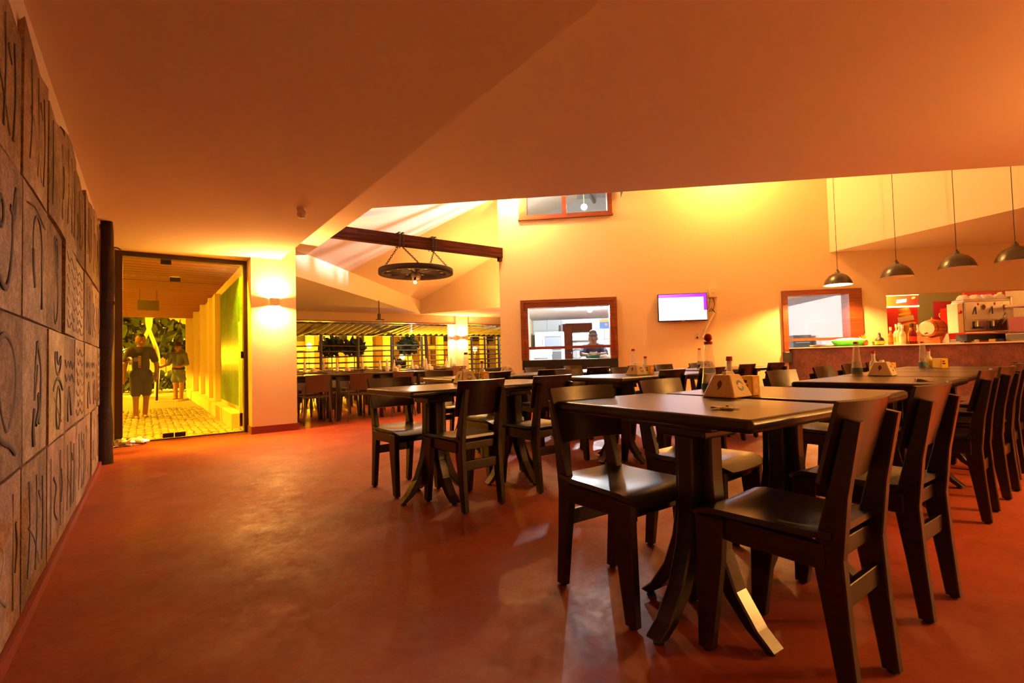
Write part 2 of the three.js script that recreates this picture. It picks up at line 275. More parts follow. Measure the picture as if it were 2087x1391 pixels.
  for (const k in strokes) carv[k] = merge(strokes[k].map(([p, r]) => { const g = tube(p.map(([a, b]) => V(0, b, -a)), r, 5, Math.max(8, p.length * 3)); g.scale(0.3, 1, 1); return g; }));
  const wl = scene.getObjectByName('wall_left');
  const order = [['lines', 'hook', 'hook', 'lines', 'lines', 'panel', 'lines', 'panel', 'lines', 'big', 'lines'], ['waves', 'zig', 'zig', 'waves', 'zig', 'rings', 'drop', 'big', 'arch', 'waves', 'drop'], ['panel', 'panel', 'lines', 'waves', 'waves', 'chain', 'arch', 'flower', 'big', 'chain', 'zig'], ['hook', 'panel', 'hook', 'hook', 'lines', 'panel', 'lines', 'lines', 'hook', 'lines', 'panel']];
  const uneven = [0.10, 0.10, 0.06, 0.02, 0.10, 0.0, 0.05, -0.01, 0.02, 0, 0.03];
  for (let c = 0; c < 11; c++) for (let r = 0; r < 4; r++) {
    const z0 = joints[c] + 0.006, w = joints[c + 1] - joints[c] - 0.012, y0 = rows[r], h = rows[r + 1] - y0 - 0.012 + (r === 3 ? uneven[c] : 0), t = 0.016 + rr(0, 0.014);
    const g = new THREE.BoxGeometry(t, h, w, 1, 3, 3), p = g.attributes.position;
    for (let i = 0; i < p.count; i++) if (p.getX(i) > 0) { const e = Math.abs(p.getY(i)) > h / 2 - 0.01 || Math.abs(p.getZ(i)) > w / 2 - 0.01; p.setX(i, t / 2 + 0.003 * Math.sin(p.getY(i) * 37 + c) * Math.cos(p.getZ(i) * 41 + r) - (e ? 0.004 : 0)); if (r === 3 && e && p.getY(i) > h / 2 - 0.01) p.setY(i, p.getY(i) + 0.03 * Math.sin(p.getZ(i) * 9 + c * 2)); }
    g.computeVertexNormals(); g.translate(t / 2, h / 2, w / 2);
    const uvg = uvm(g), uv = uvg.attributes.uv, ox = rr(0, 9), oy = rr(0, 9); for (let i = 0; i < uv.count; i++) uv.setXY(i, uv.getX(i) + ox, uv.getY(i) + oy);
    const m = mesh('stone_tile', uvg, [M.stone, M.stoneB, M.stoneC, M.stone, M.stoneC][(c * 3 + r * 2 + (c >> 1)) % 5], wl); m.position.set(-0.40, y0, z0);
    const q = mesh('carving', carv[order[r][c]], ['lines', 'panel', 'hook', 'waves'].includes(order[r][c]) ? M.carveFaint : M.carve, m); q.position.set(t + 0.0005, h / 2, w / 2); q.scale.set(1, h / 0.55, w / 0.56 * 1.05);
  }
}
{ // trunk post at the end of the relief wall
  const g = new THREE.CylinderGeometry(0.05, 0.062, 2.447, 14, 24), p = g.attributes.position;
  for (let i = 0; i < p.count; i++) { const y = p.getY(i), a = Math.atan2(p.getZ(i), p.getX(i)), s = 1 + 0.10 * Math.sin(a * 3 + y * 4) + 0.07 * Math.sin(y * 13 + a); p.setX(i, p.getX(i) * s + 0.012 * Math.sin(y * 2.1)); p.setZ(i, p.getZ(i) * s + 0.02 * Math.sin(y * 1.6 + 1)); }
  g.computeVertexNormals(); g.translate(-0.335, 2.447 / 2, -6.42);
  const t = thing('log_post', 'rough bark-covered log post standing at the end of the stone relief wall', 'post');
  mesh('trunk', g, M.bark, t); mesh('twig', tube([[-0.29, 2.19, -6.42], [-0.25, 2.185, -6.40], [-0.22, 2.17, -6.41]], 0.006, 5), M.bark, t); mesh('knot', sph(0.03, -0.29, 1.62, -6.40, 8), M.bark, t);
}
struct('trim_3', bb(-0.40, -0.33, 0, 2.447, -8.0, -6.56), M.darkFrame);

// ---------------------------------------------------------------- glass entrance door
{
  const d = thing('door_1', 'frameless glass entrance door with dark timber surround', 'door', [0, 0, -7.98]); d.userData.kind = 'structure'; delete d.userData.category;
  mesh('door_head', bb(-0.40, 1.15, 2.385, 2.447, -0.06, 0.06), M.darkFrame, d);
  mesh('door_jamb', bb(-0.33, -0.255, 0, 2.385, -0.06, 0.06), M.darkFrame, d);
  mesh('door_jamb', bb(1.105, 1.15, 0, 2.385, -0.06, 0.06), M.darkFrame, d);
  mesh('threshold', bb(-0.255, 1.105, 0, 0.012, -0.03, 0.03), M.darkFrame, d);
  mesh('glass_panel', bb(-0.255, 0.292, 0.02, 2.14, -0.004, 0.004), M.amberPane, d);
  mesh('glass_panel', bb(0.300, 1.105, 0.02, 2.38, -0.004, 0.004), M.amberPane, d);
  mesh('glass_panel', bb(-0.255, 0.296, 2.15, 2.38, -0.004, 0.004), M.amberPane, d);
  for (const [x, y] of [[0.20, 2.35], [0.30, 2.13], [0.22, 0.05], [0.35, 0.05]]) mesh('patch_fitting', rbox(0.12, 0.06, 0.035, 0.006, x, y, 0), M.iron, d);
  mesh('lock', rbox(0.03, 0.10, 0.03, 0.004, 1.09, 1.10, 0), M.iron, d);
  const k = mesh('handle', [rod([-0.19, 1.06, -0.06], [-0.19, 1.06, 0.06], 0.014), sph(0.036, -0.19, 1.06, 0.07), sph(0.036, -0.19, 1.06, -0.07)], M.metal, d);
  mesh('handle_rose', [rod([-0.19, 1.06, 0.004], [-0.19, 1.06, 0.012], 0.04, 16), rod([-0.12, 1.06, 0.004], [-0.12, 1.06, 0.03], 0.028, 16)], M.metal, k);
}
// ---------------------------------------------------------------- corridor outside the door
{
  const og = struct('floor_outside', plan([[-7, -8.08], [1.3, -8.08], [1.3, -21], [16, -21], [16, -13.8], [30, -13.8], [30, -48], [-24, -48], [-24, -8.08]], -0.12, -0.035), M.pave);
  const ce = struct('ceiling_corridor', bb(-2.4, 1.3, 2.56, 2.66, -19.6, -8.42), M.darkFrame);
  struct('ceiling_porch', bb(-0.62, 1.737, 2.765, 2.9, -8.5, -8.05), M.plaster);
  const sg = uvm(new RoundedBoxGeometry(3.7, 0.022, 0.205, 1, 0.006));
  for (let i = 0; i < 46; i++) { const m = mesh('ceiling_slat', sg, M.slat, ce); m.position.set(-0.55, 2.546 + rr(-0.003, 0.003), -8.56 - i * 0.24); }
  // cobbles by the door
  const cg = new RoundedBoxGeometry(0.085, 0.05, 0.085, 1, 0.016), n = 1500, im = new THREE.InstancedMesh(cg, M.cobble, n), mt = new THREE.Matrix4(), q = new THREE.Quaternion(), cc = new THREE.Color();
  for (let i = 0; i < n; i++) { const c = i % 25, r = Math.floor(i / 25); q.setFromEuler(new THREE.Euler(rr(-0.12, 0.12), rr(-0.3, 0.3), rr(-0.12, 0.12))); mt.compose(V(-1.15 + c * 0.097 + rr(-0.012, 0.012), -0.03 + rr(-0.008, 0.008), -8.2 - r * 0.1 + rr(-0.012, 0.012)), q, V(rr(0.8, 1.05), 1, rr(0.8, 1.05))); im.setMatrixAt(i, mt); const v = rr(0.7, 1.15); im.setColorAt(i, cc.setRGB(v, v, v * 0.95)); }
  im.name = 'cobblestones'; im.userData = { kind: 'stuff', label: 'uneven cobblestones on the path outside the glass door', category: 'cobbles' }; im.castShadow = im.receiveShadow = true; scene.add(im);
  // stepped wall with green mosaic panel and fins
  const wl = struct('wall_mosaic', bb(1.20, 1.30, 0, 2.56, -20.5, -8.08), M.plaster);
  mesh('mosaic_panel', uvm(bb(1.165, 1.20, 0.30, 2.34, -11.3, -8.72)), M.mosaic, wl);
  mesh('plinth', bb(1.02, 1.20, -0.03, 0.22, -19.6, -8.55), M.cream, wl);
  for (const [z, x, h] of [[-11.6, 1.10, 2.42], [-13.1, 1.12, 2.5], [-15.0, 1.10, 2.54], [-17.0, 1.08, 2.54], [-19.4, 1.02, 2.54]]) mesh('fin', bb(x, 1.20, 0.0, h, z - 0.18, z), M.cream, wl);
  mesh('door_side_strip', bb(1.13, 1.17, 0.02, 1.62, -8.62, -8.55), M.cream, wl);
}

// ---------------------------------------------------------------- lamps
function sconce([x, y, z], ry, power, label, group) {
  const t = thing('wall_sconce', label, 'wall lamp', [x, y, z], ry, group);
  mesh('back_plate', rbox(0.10, 0.09, 0.012, 0.003, 0, 0, 0.007), M.sconceBody, t);
  mesh('shade', [bb(-0.06, 0.06, -0.055, 0.055, 0.094, 0.10), bb(-0.06, -0.054, -0.055, 0.055, 0.013, 0.094), bb(0.054, 0.06, -0.055, 0.055, 0.013, 0.094)], M.sconceBody, t);
  for (const s of [1, -1]) {
    mesh('lamp_lens', bb(-0.05, 0.05, s * 0.04 - 0.003, s * 0.04 + 0.003, 0.016, 0.09), M.glowWarm, t);
    const l = new THREE.RectAreaLight(WARM, power, 0.10, 0.074); l.position.set(0, s * 0.046, 0.053); l.rotation.x = s * Math.PI / 2; t.add(l);
  }
  return t;
}
sconce([1.438, 1.83, -7.59], 0, POWER.sconce, 'square up-and-down wall lamp on the pillar beside the glass door');
sconce([8.03, 1.63, -13.48], 0, POWER.sconce, 'square wall lamp on the far column, on its face towards the dining tables');
sconce([7.81, 1.63, -13.74], -Math.PI / 2, POWER.sconce * 0.8, 'square wall lamp on the far column, on its narrow side face');
for (const [u, y, n, pw, lab] of [[2.7, 4.42, 8.45, POWER.washRight, 'warm bulb lamp on a bracket high on the kitchen wall between television and bulkhead'], [-1.02, 3.96, 8.66, POWER.washLeft, 'warm bulb lamp on a bracket high at the free corner of the kitchen wall']]) {
  const p = W(u, y, n), t = thing('bracket_lamp', lab, 'wall lamp', [p.x, y, p.z], TH);
  mesh('bracket', rod([0, 0, 0], [0, 0.04, -(9.0 - n)], 0.012, 8), M.iron, t); mesh('wall_rose', rod([0, 0.04, -(9.0 - n)], [0, 0.04, -(9.0 - n) + 0.02], 0.05, 14), M.iron, t); mesh('light_bulb', sph(0.05, 0, 0, 0.0), M.glowWarm, t);
  const l = new THREE.PointLight(WARM, pw, 0, 2); l.castShadow = true; l.shadow.radius = 2.5; t.add(l);
}
for (const [n, d] of [[10.4, 'nearer the main hall'], [12.2, 'nearer the gable wall']]) { const p = W(-1.31, 1.75, n); sconce([p.x, 1.75, p.z], TH - Math.PI / 2, POWER.addedSideSconce, 'added unseen square lamp on the side wall of the kitchen block, ' + d); }  // lamps added out of view to brighten the far dining area
struct('wall_column_near', uvm(bb(5.40, 5.85, 0, 2.72, 1.90, 2.35)), M.plaster);
sconce([5.62, 1.83, 1.90], Math.PI, POWER.columnSconce, 'square wall lamp on the near column, on its face towards the bar row');
sconce([5.40, 1.83, 2.12], -Math.PI / 2, POWER.columnSconce * 0.7, 'square wall lamp on the near column, on its face towards the stone wall');
sconce([9.2, 1.9, 3.7], Math.PI, POWER.backSconce, 'square lamp on the rear wall behind the dining tables');
function ceilingSpot([x, y, z], label, power, color) {
  const t = thing('ceiling_lamp', label, 'ceiling lamp', [x, y, z]);
  mesh('housing', lathe([[0.001, 0], [0.09, 0], [0.09, -0.03], [0.075, -0.03], [0.07, -0.012], [0.001, -0.012]], 20), M.white, t);
  mesh('lamp_lens', cyl(0.066, 0.066, 0.004, 0, -0.024, 0), color === SODIUM ? M.glowSodium : color === WARM ? M.glowWarm : M.glowWhite, t);
  const l = new THREE.PointLight(color, power, 0, 2); l.position.set(0, -0.06, 0); l.castShadow = true; l.shadow.radius = 2; t.add(l); return t;
}
ceilingSpot([0.45, 2.76, -8.22], 'round lamp above the outer side of the glass door', 62, SODIUM);
ceilingSpot([-1.6, 2.53, -12.0], 'added unseen round lamp on the slatted ceiling at the open side of the corridor', 26, SODIUM);  // added out of view so the corridor stays lit
{ const p = W(6.5, 2.3, 10.0); ceilingSpot([p.x, 2.3, p.z], 'added unseen round lamp on the ceiling of the room behind the bar', 8, WARM); }  // added lamp, out of view, lifting the dark room behind the bar
{ // wagon wheel under the beam
  const bm = thing('ceiling_beam', 'long dark timber beam crossing below the sloping ceiling', 'beam');
  mesh('timber', uvm(bb(1.95, 5.28, 2.805, 2.99, -7.43, -7.33)), M.beam, bm); mesh('end_bracket', bb(5.20, 5.27, 2.74, 2.805, -7.40, -7.34), M.beam, bm);
  const cx = 3.54, cy = 2.40, cz = -7.36, R = 0.60, t = thing('wagon_wheel_chandelier', 'old wooden wagon wheel hung flat by chains as a chandelier', 'chandelier', [cx, cy, cz]);
  mesh('rim', lathe([[R - 0.075, -0.04], [R, -0.04], [R + 0.004, 0], [R, 0.04], [R - 0.075, 0.04], [R - 0.08, 0], [R - 0.075, -0.04]], 48), M.bark, t);
  mesh('hub', lathe([[0.001, -0.13], [0.07, -0.13], [0.085, -0.05], [0.1, 0], [0.085, 0.05], [0.07, 0.12], [0.001, 0.12]], 18), M.bark, t);
  for (let i = 0; i < 12; i++) { const a = i / 12 * Math.PI * 2 + 0.1; mesh('spoke', rod([Math.cos(a) * 0.08, 0, Math.sin(a) * 0.08], [Math.cos(a) * (R - 0.06), 0, Math.sin(a) * (R - 0.06)], 0.022, 7, 0.017), M.bark, t); }
  const links = (a, b, th) => { const n = Math.max(2, Math.round(a.distanceTo(b) / 0.042)), out = [], d = b.clone().sub(a).normalize(), q = new THREE.Quaternion().setFromUnitVectors(V(0, 1, 0), d);
    for (let i = 0; i < n; i++) { const g = new THREE.TorusGeometry(0.014, 0.0042, 5, 10); g.scale(1, 1.9, 1); if (i % 2) g.rotateY(Math.PI / 2); g.applyQuaternion(q); const p = a.clone().lerp(b, (i + 0.5) / n); g.translate(p.x, p.y, p.z); out.push(g); } return merge(out); };
  for (const [bx, rx, rz] of [[-0.30, -0.44, -0.36], [-0.24, -0.20, 0.52], [0.29, 0.36, 0.42], [0.34, 0.40, -0.40]]) {
    mesh('chain', links(V(bx, 0.40, 0.0), V(rx, 0.04, rz), 0), M.iron, t);
    const c = mesh('chain_loop', merge([links(V(bx, 0.40, 0.06), V(bx, 0.60, 0.06)), links(V(bx, 0.40, -0.09), V(bx, 0.60, -0.09)), links(V(bx, 0.61, 0.06), V(bx, 0.61, -0.09))]), M.iron, t);
  }
  mesh('lamp_holder', cyl(0.02, 0.022, 0.06, -0.07, -0.16, 0.10), M.iron, t); mesh('light_bulb', sph(0.028, -0.07, -0.185, 0.10), M.glowWarm, t);
  const l = new THREE.PointLight(WARM, POWER.wheel, 0, 2); l.position.set(-0.07, -0.185, 0.10); l.castShadow = true; t.add(l);
}
{ // pendants over the bar
  const P = [[1708, 580], [1828, 564], [1951, 546], [2071, 532]];
  const prof = [[0.018, 0.215], [0.03, 0.21], [0.034, 0.185], [0.06, 0.175], [0.115, 0.145], [0.16, 0.095], [0.187, 0.035], [0.195, 0.0]];
  const inner = prof.slice(2).map(([r, y]) => [r - 0.005, y - 0.003]);
  P.forEach(([px, py], i) => {
    const p = atY(px, py, 1.97), top = 4.75;
    const t = thing('pendant_lamp', i ? 'unlit dark dome pendant lamp hanging on a thin cord above the bar' : 'lit dome pendant lamp hanging beside the kitchen wall at the end of the bar', 'pendant lamp', [p.x, 1.97, p.z], 0, i ? 'unlit pendant lamps over the bar' : undefined);
    mesh('lamp_shade', lathe(prof, 36), M.shadeOut, t); mesh('shade_lining', lathe(inner, 36), M.shadeIn, t);
    mesh('cord', rod([0, 0.21, 0], [0, top - 1.97, 0], 0.004, 6), M.black, t); mesh('cap', cyl(0.02, 0.012, 0.03, 0, 0.21, 0), M.black, t);
    mesh('light_bulb', lathe([[0.001, 0.05], [0.026, 0.06], [0.032, 0.085], [0.022, 0.115], [0.014, 0.13], [0.014, 0.18], [0.001, 0.18]], 14), i ? M.lampOff : M.glowWarm, t);
    if (!i) { const l = new THREE.PointLight(WARM, POWER.pendant, 0, 2); l.position.set(0, 0.085, 0); l.castShadow = true; l.shadow.radius = 1.5; t.add(l); }
  });
}
{ // small fittings
  const d = atY(612, 424, 2.447), t = thing('ceiling_sensor', 'small pale motion sensor dome on the low ceiling', 'sensor', [d.x, 2.447, d.z]);
  mesh('mount', cyl(0.03, 0.034, 0.03, 0, -0.03, 0), M.plasticPale, t); mesh('dome', sph(0.046, 0.01, -0.055, 0.01), M.plasticPale, t); mesh('lens', sph(0.03, 0.02, -0.07, 0.025), M.white, t);
  const pj = atY(772, 612, 2.32), g = thing('hanging_projector_mount', 'ceiling bracket on a rod hanging near the far opening', 'bracket', [pj.x, 2.32, pj.z]);
  mesh('rod', rod([0, 0, 0], [0, -0.34, 0], 0.01, 8), M.iron, g); mesh('clamp', rbox(0.06, 0.12, 0.06, 0.01, 0, -0.36, 0), M.iron, g); mesh('plate', rbox(0.16, 0.02, 0.12, 0.006, 0.02, -0.43, 0), M.iron, g); mesh('cable', tube([[0.06, -0.43, 0], [0.10, -0.50, 0.01], [0.10, -0.62, 0]], 0.004, 5), M.black, g);
}

// ---------------------------------------------------------------- windows of the kitchen block
function wall(name, label, category, u, y, n, group) { const p = W(u, y, n); return thing(name, label, category, [p.x, y, p.z], TH, group); }
{
  const w = wall('window_1', 'kitchen hatch with timber frame and black stone sill', 'window', 0, 0, 9.0); w.userData.kind = 'structure'; delete w.userData.category;
  mesh('frame', uvm(merge([bb(-0.905, -0.79, 0.905, 1.988, -0.20, 0.04), bb(0.683, 0.792, 0.905, 1.988, -0.20, 0.04), bb(-0.79, 0.683, 1.862, 1.988, -0.20, 0.04)])), M.frame, w);
  mesh('casing', uvm(merge([bb(-0.925, -0.865, 0.905, 2.003, 0.04, 0.055), bb(0.752, 0.812, 0.905, 2.003, 0.04, 0.055), bb(-0.865, 0.752, 1.948, 2.003, 0.04, 0.055)])), M.frame, w);
  mesh('rail', bb(-0.79, 0.683, 1.10, 1.148, -0.10, -0.02), M.frame, w); mesh('latch_strip', bb(-0.855, -0.845, 1.25, 1.80, 0.052, 0.058), M.metal, w);
  mesh('pane', bb(-0.79, 0.683, 1.148, 1.862, -0.065, -0.06), M.pane, w); mesh('sill', rbox(1.72, 0.18, 0.34, 0.006, -0.055, 0.815, -0.10), M.granite, w);
  const v = wall('window_2', 'high timber window of the room above the kitchen', 'window', 0, 0, 9.0); v.userData.kind = 'structure'; delete v.userData.category;
  mesh('frame', upright(rect(-0.915, 0.785, 3.515, 4.08), [rect(-0.765, -0.115, 3.57, 4.03), rect(-0.035, 0.70, 3.57, 4.03)], 0.24).translate(0, 0, -0.20), M.frame, v);
  mesh('pane', bb(-0.765, -0.115, 3.57, 4.03, -0.085, -0.08), M.pane, v); mesh('pane', bb(-0.035, 0.70, 3.57, 4.03, -0.085, -0.08), M.pane, v); mesh('sill', bb(-0.93, 0.80, 3.485, 3.515, -0.10, 0.06), M.frame, v);
  const r = wall('window_3', 'timber window behind the end of the bar', 'window', 0, 0, 9.0); r.userData.kind = 'structure'; delete r.userData.category;
  mesh('frame', uvm(merge([bb(3.615, 3.70, 0.93, 1.988, -0.20, 0.05), bb(4.68, 4.885, 0.93, 1.988, -0.20, 0.05), bb(3.70, 4.68, 1.90, 1.988, -0.20, 0.05)])), M.frame, r);
  mesh('rail', bb(3.70, 4.68, 1.12, 1.165, -0.10, -0.02), M.frame, r); mesh('pane', bb(3.70, 4.68, 1.165, 1.90, -0.065, -0.06), M.pane, r); mesh('sill', rbox(1.30, 0.18, 0.30, 0.006, 4.25, 0.845, -0.08), M.granite, r);
}
{ // television and its wiring
  const tv = wall('television', 'flat television with a bright white screen on the kitchen wall', 'television', 1.943, 1.766, 9.0);
  mesh('casing', rbox(0.84, 0.49, 0.05, 0.008, 0, 0, 0.055), M.black, tv); mesh('wall_bracket', bb(-0.2, 0.2, -0.1, 0.1, 0.0, 0.032), M.black, tv); mesh('logo_bar', bb(-0.03, 0.03, -0.243, -0.236, 0.078, 0.083), M.metal, tv);
  const st = canvas(256, 144, (x, w, h) => { x.fillStyle = '#f6f0ff'; x.fillRect(0, 0, w, h); const g = x.createLinearGradient(0, 0, w, 0); g.addColorStop(0, '#c06cf0'); g.addColorStop(1, '#9a1fd6'); x.fillStyle = g; x.fillRect(0, 0, w, 18); x.fillRect(w - 16, 0, 16, 92); x.fillStyle = '#fbf8ff'; x.fillRect(10, 22, w - 28, 112); });
  mesh('screen', new THREE.PlaneGeometry(0.815, 0.458).translate(0, 0.004, 0.0815), std({ color: 0x000000, roughness: 0.3, emissive: 0xffffff, emissiveMap: st, emissiveIntensity: 1.6 }), tv);
  const l = new THREE.RectAreaLight(rgb(0.9, 0.85, 1), 2.0, 0.81, 0.45); l.position.set(0, 0, 0.09); l.rotation.y = Math.PI; tv.add(l);
  const b = wall('router_box', 'small white junction box beside the television', 'box', 2.475, 2.01, 9.0); mesh('case', rbox(0.14, 0.17, 0.05, 0.008, 0, 0, 0.026), M.plasticPale, b); mesh('vent', [0, 1, 2].map(i => bb(-0.03, 0.03, 0.0 - i * 0.014, 0.006 - i * 0.014, 0.0505, 0.053)), M.beige, b);
  const cb = wall('cable', 'loose dark cable hanging from the white junction box', 'cable', 2.46, 1.92, 9.0); mesh('strand', tube([[0.02, 0, 0.02], [0.04, -0.12, 0.02], [0.0, -0.22, 0.025], [-0.05, -0.24, 0.02], [-0.02, -0.19, 0.02], [0.06, -0.28, 0.02]], 0.005, 6), M.black, cb); mesh('strand', tube([[-0.03, 0, 0.02], [-0.06, -0.16, 0.02], [-0.12, -0.25, 0.025]], 0.004, 6), M.black, cb);
  single('cable_conduit', bar(W(2.50, 1.66, 8.985), W(2.27, 1.235, 8.985), 0.034, 0.02), M.cream, 'pale cable conduit slanting down to the wall sockets', 'conduit');
  for (const [u, d] of [[2.185, 'left end of the slanting conduit, with a plug in it'], [2.335, 'right of the slanting conduit']]) {
    const s = wall('wall_socket', 'cream socket plate at the ' + d, 'socket', u, 1.26, 9.0); mesh('plate', rbox(0.075, 0.115, 0.012, 0.004, 0, 0, 0.007), M.plasticPale, s);
    for (const k of [-0.02, 0.01, 0.03]) mesh('hole', rod([0, k, 0.012], [0, k, 0.0145], 0.006, 8), M.black, s); if (u < 2.2) mesh('plug', rbox(0.03, 0.03, 0.03, 0.006, 0.0, -0.03, 0.028), M.black, s);
  }
}

// ---------------------------------------------------------------- figures: a smooth skin over tapered bones
function skin(bones, lo, hi, res = 64, k = 0.03) {         // bones: [ax,ay,az, bx,by,bz, ra, rb]
  const size = Math.max(hi[0] - lo[0], hi[1] - lo[1], hi[2] - lo[2]), c = [0, 1, 2].map(i => (lo[i] + hi[i]) / 2), half = size / 2 * 1.06;
  const mc = new MarchingCubes(res, M.skin, false, false, 60000); mc.isolation = 0;
  for (let z = 0; z < res; z++) for (let y = 0; y < res; y++) for (let x = 0; x < res; x++) {
    const px = c[0] + (x - res / 2) / (res / 2) * half, py = c[1] + (y - res / 2) / (res / 2) * half, pz = c[2] + (z - res / 2) / (res / 2) * half;
    let d = 9;
    for (const b of bones) {
      const dx = b[3] - b[0], dy = b[4] - b[1], dz = b[5] - b[2], L = dx * dx + dy * dy + dz * dz || 1e-9;
      const t = Math.max(0, Math.min(1, ((px - b[0]) * dx + (py - b[1]) * dy + (pz - b[2]) * dz) / L));
      const e = Math.hypot(px - b[0] - dx * t, py - b[1] - dy * t, pz - b[2] - dz * t) - (b[6] + (b[7] - b[6]) * t), h = Math.max(k - Math.abs(d - e), 0) / k;
      d = Math.min(d, e) - h * h * k / 4;
    }
    mc.field[x + y * res + z * res * res] = -d;
  }
  mc.update();
  const n = mc.count, P = mc.positionArray.slice(0, n * 3), N = mc.normalArray.slice(0, n * 3), g = new THREE.BufferGeometry();
  for (let i = 0; i < n * 3; i++) P[i] = c[i % 3] + P[i] * half;
  g.setAttribute('position', new THREE.BufferAttribute(P, 3)); g.setAttribute('normal', new THREE.BufferAttribute(N, 3)); g.computeVertexNormals();
  return flat(g);
}
const hand = (x, y, z, dx, dy, dz, sx) => { const o = []; o.push([x, y, z, x + dx * 0.07, y + dy * 0.07, z + dz * 0.07, 0.028, 0.03]); for (let i = 0; i < 4; i++) { const f = (i - 1.5) * 0.018, l = [0.06, 0.075, 0.07, 0.055][i]; o.push([x + dx * 0.07 + sx * 0, y + dy * 0.07, z + dz * 0.07 + f, x + dx * (0.07 + l), y + dy * (0.07 + l) - 0.01, z + dz * (0.07 + l) + f * 1.2, 0.0095, 0.008]); } o.push([x + dx * 0.02, y + dy * 0.02, z + dz * 0.02 + 0.025, x + dx * 0.07 + sx * 0.03, y + dy * 0.07, z + dz * 0.07 + 0.045, 0.011, 0.009]); return o; };
function head(x, y, z, f) {                                // f = facing (+1 looks to +z); y = chin
  return [[x, y + 0.10, z - f * 0.012, x, y + 0.15, z - f * 0.012, 0.078, 0.085], [x, y + 0.03, z + f * 0.02, x, y + 0.10, z + f * 0.01, 0.045, 0.07], [x, y - 0.06, z - f * 0.02, x, y + 0.05, z - f * 0.01, 0.05, 0.05],
    [x, y + 0.10, z + f * 0.08, x, y + 0.075, z + f * 0.098, 0.009, 0.015], [x - 0.08, y + 0.10, z, x - 0.083, y + 0.075, z, 0.014, 0.011], [x + 0.08, y + 0.10, z, x + 0.083, y + 0.075, z, 0.014, 0.011]];
}
function face(t, x, y, z, f, mat = M.black) { for (const s of [-1, 1]) mesh('eye', sph(0.009, x + s * 0.03, y + 0.105, z + f * 0.072, 8), mat, t); mesh('mouth', rbox(0.042, 0.008, 0.01, 0.003, x, y + 0.043, z + f * 0.066), M.red, t); }

